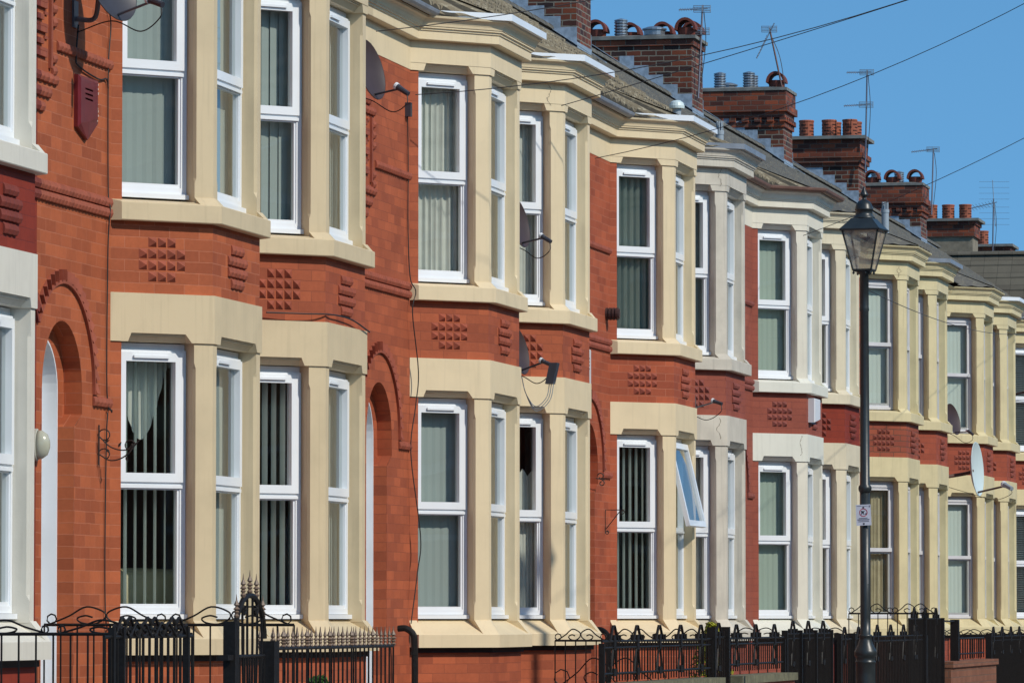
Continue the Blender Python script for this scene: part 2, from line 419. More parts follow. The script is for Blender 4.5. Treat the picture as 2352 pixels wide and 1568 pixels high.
def lintel_bottom(b, zlo, znotch, zfull, z3):
    """lower strip of a lintel with a moulded cut over every window"""
    for face, (o, u, n, L, t0, t1) in FACES.items():
        nb0, nb1, nt0, nt1 = t0 + .045, t1 - .025, t0 + .072, t1 - .075
        k0 = .41 * .16 if face != 'cant' else 0; k1 = .41 * .16 if face != 'rear' else 0
        e0 = .0 if face != 'cant' else 0
        for poly, kk in (([(0, zlo), (nb0, zlo), (nt0, znotch), (0, znotch)], (k0, 0, 0, k0)),
                         ([(nb1, zlo), (L, zlo), (L, znotch), (nt1, znotch)], (0, -k1, -k1, 0))):
            b.loft([[fp(face, t, 0, z) for t, z in poly], [fp(face, t + k, -.16, z) for (t, z), k in zip(poly, kk)]])
        h = znotch - zlo
        prof = [(-.16, znotch), (-.012, znotch), (-.012, znotch - .008), (-.024, znotch - .008), (-.024, znotch - .018), (-.036, znotch - .018), (-.040, znotch - .024), (-.07, zlo + .004), (-.16, zlo + .004)]
        fprism(b, face, prof, nb0 - .005, nb1 + .005)
def mk_lintel(mir):
    b = MB(mir)
    b.sweep(P, [(0, 1.947), (0, 2.221), (-.16, 2.221), (-.16, 1.947)], m0=(-.18, 1.234), m1=(.18, 1.234))
    lintel_bottom(b, 1.888, 1.947, 2.221, 0)
    return b.mesh('lintel')
def mk_frieze(mir):
    b = MB(mir)
    b.sweep(FULL, [(.004, 4.757), (.004, 4.95), (-.16, 4.95), (-.16, 4.757)])
    b.sweep(FULL[:2], [(.004, 4.692), (.004, 4.757), (-.16, 4.757), (-.16, 4.692)], m1=(-.414, 1))
    b.sweep(FULL[4:], [(.004, 4.692), (.004, 4.757), (-.16, 4.757), (-.16, 4.692)], m0=(.414, 1))
    lintel_bottom(b, 4.692, 4.757, 4.95, 0)
    return b.mesh('frieze')
def mk_cornice(mir):
    b = MB(mir)
    pr = [(-.1, 4.944), (.080, 4.95), (.084, 4.954), (.084, 5.026), (.096, 5.030), (.096, 5.044), (.112, 5.050), (.112, 5.062), (.120, 5.066),
          (.124, 5.085), (.134, 5.105), (.150, 5.122), (.170, 5.132), (.176, 5.150), (-.1, 5.152)]
    b.sweep(FULL, pr)
    return b.mesh('cornice')
def mk_fascia(mir, all_=False):
    b = MB(mir)
    path = FULL if all_ else P
    pr = [(.175, 5.148), (.212, 5.148), (.212, 5.206), (.175, 5.206)]
    b.sweep(path, pr, m0=(.35, 1.06) if not all_ else None, m1=(-.35, 1.06) if not all_ else None)
    return b.mesh('fascia_board')
def mk_gutter(mir, bay):
    b = MB(mir)
    path = FULL if bay else None
    pr = [(.165, 5.185)] + [(.212 - .046 * math.cos(math.pi * k / 6), 5.19 - .046 * math.sin(math.pi * k / 6)) for k in range(7)] + [(.258, 5.196), (.25, 5.2), (.245, 5.19), (.212, 5.165), (.18, 5.19)]
    if bay is True: b.sweep(FULL, pr)
    else:
        b.sweep([(S0, 0), (.02, 0)] if bay is False else [(2.45, 0), (S1, 0)], pr)
    return b.mesh('gutter')
def mk_sill(mir, lv):
    b = MB(mir)
    if lv == 'lower':
        b.sweep(P, [(-.17, -.012), (-.13, -.018), (.086, -.140), (.09, -.146), (.09, -.254), (-.1, -.254)], m0=CAPL, m1=CAPR)
        z0, z1, do, di = -.145, .06, .088, -.012
        for i, (fa, fb) in ((1, ('cant', 'front')), (2, ('front', 'rear'))):
            t0 = FACES[fa][5]; L = FACES[fa][3]; t1 = FACES[fb][4]
            a_top = [fp(fa, t0, -.15, 0)[:2], fp(fa, t0, di, 0)[:2], P[i], fp(fb, t1, di, 0)[:2], fp(fb, t1, -.15, 0)[:2]]
            kk = 1.0824
            mv = (-.3827 * kk, .9239 * kk) if i == 1 else (.3827 * kk, .9239 * kk)
            c_b = (P[i][0] + mv[0] * do, P[i][1] + mv[1] * do)
            a_bot = [fp(fa, t0 + .03, -.15, 0)[:2], fp(fa, t0 + .03, do, 0)[:2], c_b, fp(fb, t1 - .03, do, 0)[:2], fp(fb, t1 - .03, -.15, 0)[:2]]
            b.loft([[(a, o, z0) for a, o in a_bot], [(a, o, -.02) for a, o in a_top]])
        for fa, ta, tb in (('cant', .0, .08), ('rear', .74, .82)):
            b.loft([[fp(fa, t, d, -.143) for t, d in ((ta, -.12), (tb, -.12), (tb, .087), (ta, .087))],
                    [fp(fa, t, d, -.022) for t, d in ((ta, -.12), (tb, -.12), (tb, -.012), (ta, -.012))]])
    else:
        b.sweep(P, [(-.16, 2.876), (-.02, 2.862), (.05, 2.842), (.055, 2.836), (.055, 2.720), (.05, 2.714), (-.1, 2.714)], m0=(0, 1.414), m1=(0, 1.414))
        for i, (fa, fb) in ((1, ('cant', 'front')), (2, ('front', 'rear'))):
            t0 = FACES[fa][5]; t1 = FACES[fb][4]; mv = (-.414, 1.0) if i == 1 else (.414, 1.0)
            top = [fp(fa, t0, -.15, 0)[:2], fp(fa, t0, -.012, 0)[:2], P[i], fp(fb, t1, -.012, 0)[:2], fp(fb, t1, -.15, 0)[:2]]
            bot = [fp(fa, t0 + .02, -.15, 0)[:2], fp(fa, t0 + .02, .045, 0)[:2], (P[i][0] + mv[0] * .045, P[i][1] + mv[1] * .045), fp(fb, t1 - .02, .045, 0)[:2], fp(fb, t1 - .02, -.15, 0)[:2]]
            b.loft([[(a, o, 2.838) for a, o in bot], [(a, o, 2.895) for a, o in top]])
    return b.mesh('sill')
def mk_pier(mir, lv, i):
    b = MB(mir); z0, z1 = LEV[lv]; e = .014; ch = .022
    fa, fb = (('cant', 'front'), ('front', 'rear'))[i - 1]
    t0 = FACES[fa][5]; t1 = FACES[fb][4]; mv = (-.414, 1.0) if i == 1 else (.414, 1.0)
    c = (P[i][0] - mv[0] * e, P[i][1] - mv[1] * e)
    full = [fp(fa, t0, -.2, 0)[:2], fp(fa, t0, -e, 0)[:2], c, fp(fb, t1, -e, 0)[:2], fp(fb, t1, -.2, 0)[:2]]
    chm = [fp(fa, t0, -.2, 0)[:2], fp(fa, t0, -e - ch, 0)[:2], fp(fa, t0 + ch * .6, -e, 0)[:2], c, fp(fb, t1 - ch * .6, -e, 0)[:2], fp(fb, t1, -e - ch, 0)[:2], fp(fb, t1, -.2, 0)[:2]]
    fullc = [full[0], full[1], (full[1][0] * .999 + c[0] * .001, full[1][1] * .999 + c[1] * .001), c, (full[3][0] * .999 + c[0] * .001, full[3][1] * .999 + c[1] * .001), full[3], full[4]]
    zz = z1 - .0
    b.loft([[(a, o, z0 - .01) for a, o in fullc], [(a, o, z0 + .12) for a, o in fullc], [(a, o, z0 + .16) for a, o in chm],
            [(a, o, zz - .17) for a, o in chm], [(a, o, zz - .13) for a, o in fullc], [(a, o, zz + .004) for a, o in fullc]])
    return b.mesh('pier')
def mk_dpc(mir):
    b = MB(mir)
    b.sweep(P, [(.02, -.298), (.02, -.250), (-.1, -.250), (-.1, -.298)], m0=CAPL, m1=CAPR)
    return b.mesh('damp_course')

# windows: frame / pane / blind for one face and storey
def rect(b, face, t0, t1, z0, z1, w, d0, d1, wb=None):
    wb = wb or w
    fbox(b, face, t0, t0 + w, d0, d1, z0, z1); fbox(b, face, t1 - w, t1, d0, d1, z0, z1)
    fbox(b, face, t0 + w, t1 - w, d0, d1, z0, z0 + wb); fbox(b, face, t0 + w, t1 - w, d0, d1, z1 - w, z1)
def wdim(lv, style):
    z0, z1 = LEV[lv]
    z0 += .012; top = z1 - .045
    tr = z0 + (top - z0) * (.505 if lv == 'lower' else .505)
    return z0, top, tr
def mk_frame(mir, face, lv, style):
    b = MB(mir); (o, u, n, L, t0, t1) = FACES[face]; z0, z1, tr = wdim(lv, style)
    D0, D1 = -.185, -.125
    t0 += .002; t1 -= .002
    fbox(b, face, t0, t1, D0, D1 - .02, z1, LEV[lv][1] + .0)        # head board
    b.mi = 0
    if style == 'sash':
        rect(b, face, t0, t1, z0, z1, .035, D0, D1)
        rect(b, face, t0 + .035, t1 - .035, tr, z1 - .035, .04, D0 + .02, D1 - .012)
        rect(b, face, t0 + .035, t1 - .035, z0 + .03, tr - .0, .04, D0, D1 - .03, .06)
        fbox(b, face, t0 + .02, t1 - .03, D1 - .012, D1 + .006, tr - .01, tr + .042)
    else:
        rect(b, face, t0, t1, z0 + .035, z1, .045, D0, D1)
        fbox(b, face, t0 + .045, t1 - .045, D0, D1, tr - .03, tr + .022)
        if style != 'ajar' : rect(b, face, t0 + .028, t1 - .028, tr + .006, z1 - .018, .062, D0 + .01, D1 + .016)
        rect(b, face, t0 + .04, t1 - .04, z0 + .07, tr - .024, .022, D0 + .01, D1 - .008, .034)
        fbox(b, face, t0 + .03, t1 - .03, D1, D1 + .012, tr - .035, tr - .012)
        if style != 'ajar': fbox(b, face, (t0 + t1) / 2 - min(.14, (t1 - t0) * .32), (t0 + t1) / 2 + min(.14, (t1 - t0) * .32), D1 + .016, D1 + .034, z1 - .058, z1 - .040)
        fbox(b, face, t0 + .0, t1 - .0, D0, D1 + .035, z0 - .0, z0 + .033)
    return b.mesh('window')
def mk_pane(mir, face, lv, style):
    b = MB(mir); (o, u, n, L, t0, t1) = FACES[face]; z0, z1, tr = wdim(lv, style)
    d = -.152
    if style != 'ajar': b.poly([fp(face, t0 + .06, d, tr + .03), fp(face, t1 - .06, d, tr + .03), fp(face, t1 - .06, d, z1 - .05), fp(face, t0 + .06, d, z1 - .05)])
    b.poly([fp(face, t0 + .05, d, z0 + .06), fp(face, t1 - .05, d, z0 + .06), fp(face, t1 - .05, d, tr - .03), fp(face, t0 + .05, d, tr - .03)])
    return b.mesh('pane')
def mk_blind(mir, face, lv, kind):
    b = MB(mir); (o, u, n, L, t0, t1) = FACES[face]; z0, z1, tr = wdim(lv, '')
    d = -.25; z0 += .03; z1 -= .03
    if kind in ('closed', 'half', 'open', 'edge'):
        ang = {'closed': 8, 'half': 62, 'open': 92, 'edge': 108}[kind]
        w = .0445; ang = 180 - ang if mir and ang > 20 else ang
        k = int((t1 - t0) / .078) + 1
        r_ = random.Random(int(ang + t1 * 100))
        for i in range(k + 1):
            t = t0 + .01 + i * .078; j = r_.uniform(-.08, .08)
            cc, ss = math.cos(R(ang) + j), math.sin(R(ang) + j)
            q = [(t - cc * w, d - ss * w), (t, d + .004), (t + cc * w, d + ss * w)]
            for (ta, da), (tb, db) in zip(q, q[1:]):
                b.poly([fp(face, ta, da, z0), fp(face, tb, db, z0), fp(face, tb, db, z1 - .03), fp(face, ta, da, z1 - .03)])
        fbox(b, face, t0, t1, d - .03, d + .02, z1 - .03, z1 + .01)
    elif kind == 'venetian':
        k = int((z1 - z0) / .032)
        for i in range(k):
            z = z0 + i * .032
            b.poly([fp(face, t0, d - .008, z), fp(face, t1, d - .008, z), fp(face, t1, d + .012, z + .019), fp(face, t0, d + .012, z + .019)])
    elif kind in ('net', 'drape', 'halfnet', 'swag'):
        m = 60; prev = None
        r_ = random.Random(5)
        for i in range(m + 1):
            t = t0 + (t1 - t0) * i / m
            amp = (.014 if kind == 'drape' else .007) + .003 * math.sin(i * .7)
            dd = d + amp * math.sin(i * (.95 if kind == 'drape' else 1.5) + 1.2 * math.sin(i * .21))
            zb = z0; zt = z1
            if kind == 'halfnet': zt = z0 + (z1 - z0) * (.74 + .02 * math.sin(i * .5))
            if kind == 'swag': zb = z1 - .08 - .50 * math.sin(math.pi * min(1, max(0, (i / m - .22) / .72))) ** 1.1
            cur = (fp(face, t, dd, zb), fp(face, t + .01 * math.sin(i), dd, zt))
            if prev: b.poly([prev[0], cur[0], cur[1], prev[1]])
            prev = cur
    return b.mesh('blind')
def mk_ajar(mir, face, lv, ang=13):
    """top-hung casement pushed out at the bottom"""
    b = MB(mir); (o, u, n, L, t0, t1) = FACES[face]; z0, z1, tr = wdim(lv, '')
    zh = z1 - .02; H = zh - tr - .0; c, s_ = math.cos(R(ang)), math.sin(R(ang))
    def pt(t, h, e):            # h down from hinge, e thickness outwards
        return fp(face, t, -.12 + s_ * h + c * e, zh - c * h + s_ * e)
    def bar(ta, tb, ha, hb):
        b.loft([[pt(t, h, 0) for t, h in ((ta, ha), (tb, ha), (tb, hb), (ta, hb))], [pt(t, h, .045) for t, h in ((ta, ha), (tb, ha), (tb, hb), (ta, hb))]])
    ta, tb = t0 + .03, t1 - .03; w = .062
    bar(ta, ta + w, 0, H); bar(tb - w, tb, 0, H); bar(ta + w, tb - w, 0, w); bar(ta + w, tb - w, H - w, H)
    g = MB(mir); g.poly([tuple(v) for v in (pt(ta + w - .01, w - .01, .02), pt(tb - w + .01, w - .01, .02), pt(tb - w + .01, H - w + .01, .02), pt(ta + w - .01, H - w + .01, .02))])
    return b.mesh('casement'), g.mesh('pane')
def mk_room(mir):
    b = MB(mir)
    for z0, z1 in ((-.55, 2.10), (2.55, 4.88)):
        ins = [(S0 + .1, -.3), (.1, -.3)]
        bayp = [(-.02 + .14, -.12), (.58 + .07, .58 - .2), (1.89 - .07, .58 - .2), (2.47 - .12, -.12)]
        pl = [(S0 + .1, -3.9), (S0 + .1, -.3), (.12, -.3)] + [(.12, -.2), (.655, .36), (1.815, .36), (2.35, -.2)] + [(2.35, -.3), (S1 - .1, -.3), (S1 - .1, -3.9)]
        for z in (z0, z1): b.poly([(a, o, z) for a, o in pl])
        for i in (0, 1, 2, 6, 7, 8, 9):
            (a0, o0), (a1, o1) = pl[i], pl[(i + 1) % 10]
            b.poly([(a0, o0, z0), (a1, o1, z0), (a1, o1, z1), (a0, o0, z1)])
    # upstands under the windows and above them
    for z0, z1 in ((-.55, .0), (1.85, 2.10), (2.55, 2.86), (4.66, 4.88)):
        b.sweep(P, [(-.2, z0), (-.2, z1), (-.24, z1), (-.24, z0)], m0=(-.2, 1), m1=(.2, 1))
    return b.mesh('interior_wall')
EZ, PITCH, EV, RV = 5.19, .665, .25, -3.9
def mk_roof(mir, kind):
    b = MB(mir)
    r_ = random.Random(3)
    Ls = EV - RV
    if kind == 'rolled':
        nst = 112; crs = 12
        av = [S0 + (S1 - S0) * i / nst for i in range(nst + 1)]
        def h(a):
            x = ((a - S0) / .327) % 1.0
            return .030 * (0.5 + .5 * math.cos(2 * math.pi * x)) ** 1.3
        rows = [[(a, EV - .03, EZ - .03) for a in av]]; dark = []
        for k in range(crs):
            off = r_.uniform(-.008, .008); ph = r_.uniform(0, 6)
            for v_, up, hs in ((k / crs, .004, .5), (k / crs + .001, .026, 1.0), (k / crs + .002, .056, 1.0), ((k + 1) / crs, .006, .7)):
                w = [(.010 * math.sin(a * 1.1 + ph) if up > .01 else 0) for a in av]
                rows.append([(a, EV - Ls * v_, EZ + PITCH * Ls * v_ + h(a) * hs + up + off + w[q] + (r_.uniform(-.006, .006) if up > .01 else 0)) for q, a in enumerate(av)])
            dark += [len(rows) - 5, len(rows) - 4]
    else:
        nst = 36; crs = 16
        av = [S0 + (S1 - S0) * i / nst for i in range(nst + 1)]
        rows = []
        for k in range(crs):
            for e, (v_, up) in enumerate(((k / crs, .002), (k / crs + .001, .026), ((k + 1) / crs, .004))):
                rows.append([(a, EV - Ls * v_, EZ + PITCH * Ls * v_ + up + r_.uniform(-.004, .004)) for a in av])
    vr = [[b.v(*p) for p in r] for r in rows]
    for ri, (r0, r1) in enumerate(zip(vr, vr[1:])):
        for i in range(len(r0) - 1):
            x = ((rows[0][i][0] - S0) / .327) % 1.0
            b.mi = 1 if kind == 'rolled' and (ri in dark or .40 < x < .60) else 0  # darker faces: shade and grime painted into troughs and under tile laps
            b.f([r0[i], r0[i + 1], r1[i + 1], r1[i]])
    b.mi = 0
    zr = EZ + PITCH * Ls
    b.poly([(S0, RV, zr), (S1, RV, zr), (S1, -8.15, EZ), (S0, -8.15, EZ)])
    # ridge tiles
    n = 10
    for i in range(n):
        a0 = S0 + (S1 - S0) * i / n; a1 = S0 + (S1 - S0) * (i + .985) / n
        b.loft([[(a, RV + .13 * math.cos(math.pi * k / 6), zr - .03 + .10 * math.sin(math.pi * k / 6) + (.008 if a == a1 else 0)) for k in range(7)] for a in (a0, a1)])
    return b.mesh('roof')
def mk_bayroof(mir):
    b = MB(mir)
    k = .165; e = [(P[0][0] + .10 - .11, .235), (P[1][0] - .414 * k, P[1][1] + k), (P[2][0] + .414 * k, P[2][1] + k), (P[3][0] + .01, .235)]
    z = 5.160; top = [(.55, -.22), (1.92, -.22)]; zt = EZ + PITCH * (EV + .22) + .05
    n = 26
    # ribbed front slope and two hips
    def strip(p0, p1, q0, q1, n):
        lo, hi = [], []
        for i in range(n + 1):
            f = i / n; r = .016 * (0.5 + .5 * math.cos(2 * math.pi * i / 6.5)) ** 1.6
            lo.append(b.v(p0[0] + (p1[0] - p0[0]) * f, p0[1] + (p1[1] - p0[1]) * f, z + r)); hi.append(b.v(q0[0] + (q1[0] - q0[0]) * f, q0[1] + (q1[1] - q0[1]) * f, zt + r * .6))
        for i in range(n):
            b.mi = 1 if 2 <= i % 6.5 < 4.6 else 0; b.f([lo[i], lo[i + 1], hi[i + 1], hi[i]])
        b.mi = 0
    strip(e[1], e[2], top[0], top[1], 32)
    strip(e[0], e[1], (top[0][0] - .25, -.22), top[0], 16)
    strip(e[2], e[3], top[1], (top[1][0] + .25, -.22), 16)
    b.poly([(P[0][0] - .05, .2, z - .03), (P[1][0], P[1][1] + .1, z - .03), (P[2][0], P[2][1] + .1, z - .03), (P[3][0] + .05, .2, z - .03)])
    return b.mesh('bay_roof')
def mk_door(mir):
    c2, r2, sp = -1.215, .355, 1.50
    fr = MB(mir)
    # white lining around the arch, returning inwards, then the frame
    n = 18
    arc = lambda r: [(c2 - r * math.cos(math.pi * i / n), sp + r * math.sin(math.pi * i / n)) for i in range(n + 1)]
    def ring(ro, ri, d0, d1):
        o = [(c2 - ro, GZ + .5)] + arc(ro) + [(c2 + ro, GZ + .5)]; i_ = [(c2 - ri, GZ + .5)] + arc(ri) + [(c2 + ri, GZ + .5)]
        for (oa, ob, ia, ib) in zip(o, o[1:], i_, i_[1:]):
            fr.loft([[(oa[0], d0, oa[1]), (ob[0], d0, ob[1]), (ib[0], d0, ib[1]), (ia[0], d0, ia[1])],
                     [(oa[0], d1, oa[1]), (ob[0], d1, ob[1]), (ib[0], d1, ib[1]), (ia[0], d1, ia[1])]])
    ring(.36, .345, -.235, -.115); ring(.345, .285, -.30, -.235)
    fr.box(c2 - .285, c2 + .285, -.29, -.24, 1.20, 1.26)
    dr = MB(mir)
    dr.box(c2 - .285, c2 + .285, -.30, -.262, GZ + .5, 1.20)
    for z0, z1 in ((-.75, -.1), (.1, 1.08)):
        dr.box(c2 - .2, c2 + .2, -.262, -.252, z0, z0 + .03); dr.box(c2 - .2, c2 + .2, -.262, -.252, z1, z1 + .03)
        dr.box(c2 - .2, c2 - .17, -.262, -.252, z0 + .03, z1); dr.box(c2 + .17, c2 + .2, -.262, -.252, z0 + .03, z1)
    gl = MB(mir)
    pts = [(c2 - .27, 1.26)] + [(c2 - .27 * math.cos(math.pi * i / n), sp + .27 * math.sin(math.pi * i / n)) for i in range(n + 1)] + [(c2 + .27, 1.26)]
    gl.poly([(a, -.27, z) for a, z in pts])
    hd = MB(mir)
    hd.box(c2 + .195, c2 + .225, -.262, -.246, .37, .60); hd.tube([(c2 + .21, -.25, .53), (c2 + .21, -.19, .53)], .009); hd.tube([(c2 + .21, -.195, .53), (c2 + .10, -.19, .528)], .010, r1=.012)
    return fr.mesh('door_frame'), dr.mesh('door'), gl.mesh('fanlight'), hd.mesh('handle')

# --- chimney stack (shared shapes, local to its centre: along 0, out 0)
def mk_stack(kind):
    b = MB(); hl, hw = .5, 1.25           # half thickness along street, half length
    zt = 8.8
    b.box(-hl, hl, -hw, hw, 6.6, zt)
    if kind == 'plain': b.mi = 1; b.box(-hl - .03, hl + .03, -hw - .03, hw + .03, zt - .10, zt - .005); b.mi = 0
    if kind == 'dentil':
        b.mi = 1
        b.box(-hl - .03, hl + .03, -hw - .03, hw + .03, zt - .62, zt - .54); b.box(-hl - .03, hl + .03, -hw - .03, hw + .03, zt - .46, zt - .36)
        b.box(-hl - .08, hl + .08, -hw - .08, hw + .08, zt - .36, zt - .24); b.box(-hl - .05, hl + .05, -hw - .05, hw + .05, zt - .24, zt - .01)
        for i in range(12):
            o = -hw + .06 + i * .217
            b.box(-hl - .075, hl + .075, o, o + .11, zt - .535, zt - .465)
        for i in range(5):
            a = -hl + .02 + i * .2; b.box(a, a + .1, hw - .02, hw + .075, zt - .535, zt - .465)
        b.mi = 0
    if kind == 'corbel':
        b.mi = 1
        b.box(-hl - .03, hl + .03, -hw - .03, hw + .03, zt - .52, zt - .44); b.box(-hl - .07, hl + .07, -hw - .07, hw + .07, zt - .44, zt - .35)
        b.box(-hl - .10, hl + .10, -hw - .10, hw + .10, zt - .35, zt - .26); b.box(-hl - .04, hl + .04, -hw - .04, hw + .04, zt - .26, zt - .01)
        b.mi = 0
    if kind == 'rendered':
        b.mi = 1; b.box(-hl - .05, hl + .05, -hw - .05, hw + .05, zt - .34, zt - .08); b.box(-hl - .08, hl + .08, -hw - .08, hw + .08, zt - .08, zt - .01); b.mi = 0
    return b.mesh('chimney_stack')
def mk_cap(kind):
    b = MB(); hl, hw, zt = .5, 1.25, 8.8
    if kind in ('corbel', 'rendered'): b.box(-hl - .15, hl + .15, -hw - .15, hw + .15, zt, zt + .06)
    else:
        e = .07
        b.prism([(-hl - e, -hw - e), (hl + e, -hw - e), (hl + e, hw + e), (-hl - e, hw + e)], zt, zt + .05)
        b.prism([(-hl, -hw), (hl, -hw), (hl, hw), (-hl, hw)], zt + .05, zt + .09, [(-hl + .2, -hw + .2), (hl - .2, -hw + .2), (hl - .2, hw - .2), (-hl + .2, hw - .2)])
    return b.mesh('capping')
def mk_flash():
    """stepped lead flashing on the near face and apron; stack centre is at out = 0 -> world out CH_V"""
    b = MB(); hl, hw = .5, 1.25
    def rz(o): return EZ + PITCH * (EV - (o + CH_V)) + .03
    o = hw + .01; st = .225
    while o > 0.2:
        z0 = rz(o - st)
        for sgn in (-1, 1):
            a = sgn * (hl + .006)
            b.loft([[(a, o - st, rz(o - st) - .02), (a, o, rz(o) - .02), (a, o, z0 + .12), (a, o - st, z0 + .12)],
                    [(a + sgn * .006, o - st, rz(o - st) - .02), (a + sgn * .006, o, rz(o) - .02), (a + sgn * .006, o, z0 + .12), (a + sgn * .006, o - st, z0 + .12)]])
        o -= st
    b.box(-hl - .01, hl + .01, hw, hw + .012, rz(hw) - .05, rz(hw) + .06)
    for sgn in (-1, 1):
        a0, a1 = sgn * (hl), sgn * (hl + .13)
        b.loft([[(a, hw + .2, rz(hw + .2) + .02), (a, -.4, rz(-.4) + .02), (a, -.4, rz(-.4) + .03), (a, hw + .2, rz(hw + .2) + .03)] for a in sorted((a0, a1))])
    return b.mesh('flashing')
CH_V = -3.47 - 1.25
def pot(kind):
    b = MB(); z = 8.84
    if kind == 'louvre':
        b.lathe(0, 0, [(.09, z), (.135, z + .03), (.135, z + .33), (.115, z + .35), (.09, z + .35)], 18)
        b.mi = 1
        for k in range(4):
            zz = z + .07 + k * .058
            for j in range(5):
                t = j * 2 * math.pi / 5 + (k % 2) * .3 - 1.9
                pts = [(.137 * math.cos(t + q), .137 * math.sin(t + q)) for q in (-.36, -.18, 0, .18, .36)]
                b.loft([[(x, y, zz), (x * 1.02, y * 1.02, zz), (x * 1.02, y * 1.02, zz + .02), (x, y, zz + .02)] for x, y in pts])
        b.mi = 0
        b.lathe(0, 0, [(.137, z + .31), (.144, z + .32), (.144, z + .34), (.137, z + .35)], 18)
    elif kind == 'hood':
        b.lathe(0, 0, [(.11, z), (.13, z + .05), (.15, z + .14), (.155, z + .15), (.12, z + .15)], 18)
        n = 12
        for o0 in (0,):
            rings = []
            for i in range(n + 1):
                t = math.pi * i / n; x = .165 * math.cos(t); zz = z + .11 + .19 * math.sin(t); xi = .125 * math.cos(t); zi = z + .11 + .15 * math.sin(t)
                rings.append([(-.17, x, zz), (.17, x, zz), (.17, xi, zi), (-.17, xi, zi)])
            b.loft(rings)
    elif kind == 'metal':
        b.lathe(0, 0, [(.16, z - .02), (.10, z + .04), (.085, z + .06)], 14)
        for k in range(5): b.lathe(0, 0, [(.088, z + .055 + k * .045), (.105, z + .07 + k * .045), (.105, z + .085 + k * .045), (.088, z + .095 + k * .045)], 14)
        b.lathe(0, 0, [(.105, z + .28), (.105, z + .295), (.02, z + .32)], 14)
    elif kind == 'cowl':
        b.lathe(0, 0, [(.13, z), (.16, z + .05), (.165, z + .12), (.19, z + .13), (.19, z + .15), (.1, z + .18)], 16)
    return b.mesh('chimney_pot')

# ------------------------------------------------------------------ colour schemes
def bm_(k, c, c2, mo, **kw): return brickmat('painted_brick_' + k, srgb(*c), srgb(*c2), srgb(*mo), **kw)
def TB(*c): return tuple(x for x in c)
BR = {'orange': bm_('orange', (190, 103, 64), (158, 82, 52), (188, 114, 84), ms=.0032),
      'red_orange': bm_('red_orange', (188, 99, 64), (156, 80, 54), (152, 82, 58), ms=.003),
      'brick_red': bm_('brick_red', (184, 94, 62), (154, 76, 52), (184, 112, 86), ms=.003),
      'dark_red': bm_('dark_red', (160, 86, 68), (150, 80, 64), (130, 68, 60), ms=.0025),
      'maroon': bm_('maroon', (144, 56, 38), (136, 52, 36), (118, 50, 42), ms=.0025),
      'natural': bm_('natural', (168, 88, 62), (146, 74, 56), (104, 72, 58), ms=.006),
      'old': bm_('old', (172, 86, 62), (152, 74, 54), (138, 76, 60), ms=.003)}
ORN = {'orange': plain('moulded_tile_a', srgb(160, 82, 58), .75, nz=.3), 'red_orange': plain('moulded_tile_b', srgb(158, 78, 54), .75, nz=.3),
       'brick_red': plain('moulded_tile_c', srgb(156, 78, 58), .75, nz=.3), 'dark_red': plain('moulded_tile_d', srgb(136, 70, 60), .75, nz=.25),
       'maroon': plain('moulded_tile_e', srgb(122, 50, 38), .75, nz=.25), 'natural': plain('moulded_tile_f', srgb(136, 66, 50), .75, nz=.3), 'old': plain('moulded_tile_g', srgb(142, 70, 54), .75, nz=.3)}
ST = {'cream': stonemat('cream_stone_paint', srgb(222, 203, 167), .22), 'sand': stonemat('sand_stone_paint', srgb(207, 188, 153), .3), 'grey': stonemat('grey_stone_paint', srgb(204, 196, 181), .55),
      'offwhite': stonemat('off_white_stone_paint', srgb(220, 214, 197), .25), 'ivory': stonemat('ivory_stone_paint', srgb(216, 205, 178), .35),
      'yellow': stonemat('yellow_cream_stone_paint', srgb(212, 198, 156), .4), 'palegrey': stonemat('pale_grey_stone_paint', srgb(214, 209, 196), .25),
      'white': stonemat('white_stone_paint', srgb(218, 217, 204), .2)}
RF = {'valley': roofmat('shade_and_grime_tiles', srgb(74, 68, 56), srgb(62, 58, 50), srgb(96, 90, 74)), 'rolled': roofmat('rolled_tiles', srgb(134, 121, 98), srgb(108, 98, 80), srgb(176, 166, 142)),  # valley: dark tile colour holding painted shade as well as grime
      'slate': roofmat('slates', srgb(84, 84, 82), srgb(102, 98, 90), srgb(130, 124, 108))}
STACKB = brickmat('sooty_stack_brick', srgb(136, 72, 48), srgb(56, 42, 40), srgb(138, 130, 116), w=.235, h=.083, ms=.010, var=.6, bst=.9, stain=(.0, srgb(158, 76, 46)))
STACKR = brickmat('red_stack_brick', srgb(172, 88, 56), srgb(84, 50, 42), srgb(116, 98, 86), w=.235, h=.083, ms=.008, var=.6, bst=.8, stain=(.35, srgb(84, 52, 44)))
RENDER = plain('roughcast', srgb(140, 130, 112), .95, nz=.35, nscale=7, bmp=.9)
DARKSLOT = plain('louvre_slot', srgb(58, 30, 22), .9)
BACKM = [BL_LIGHT, BL_GREEN, CURT, CURT_TAN]

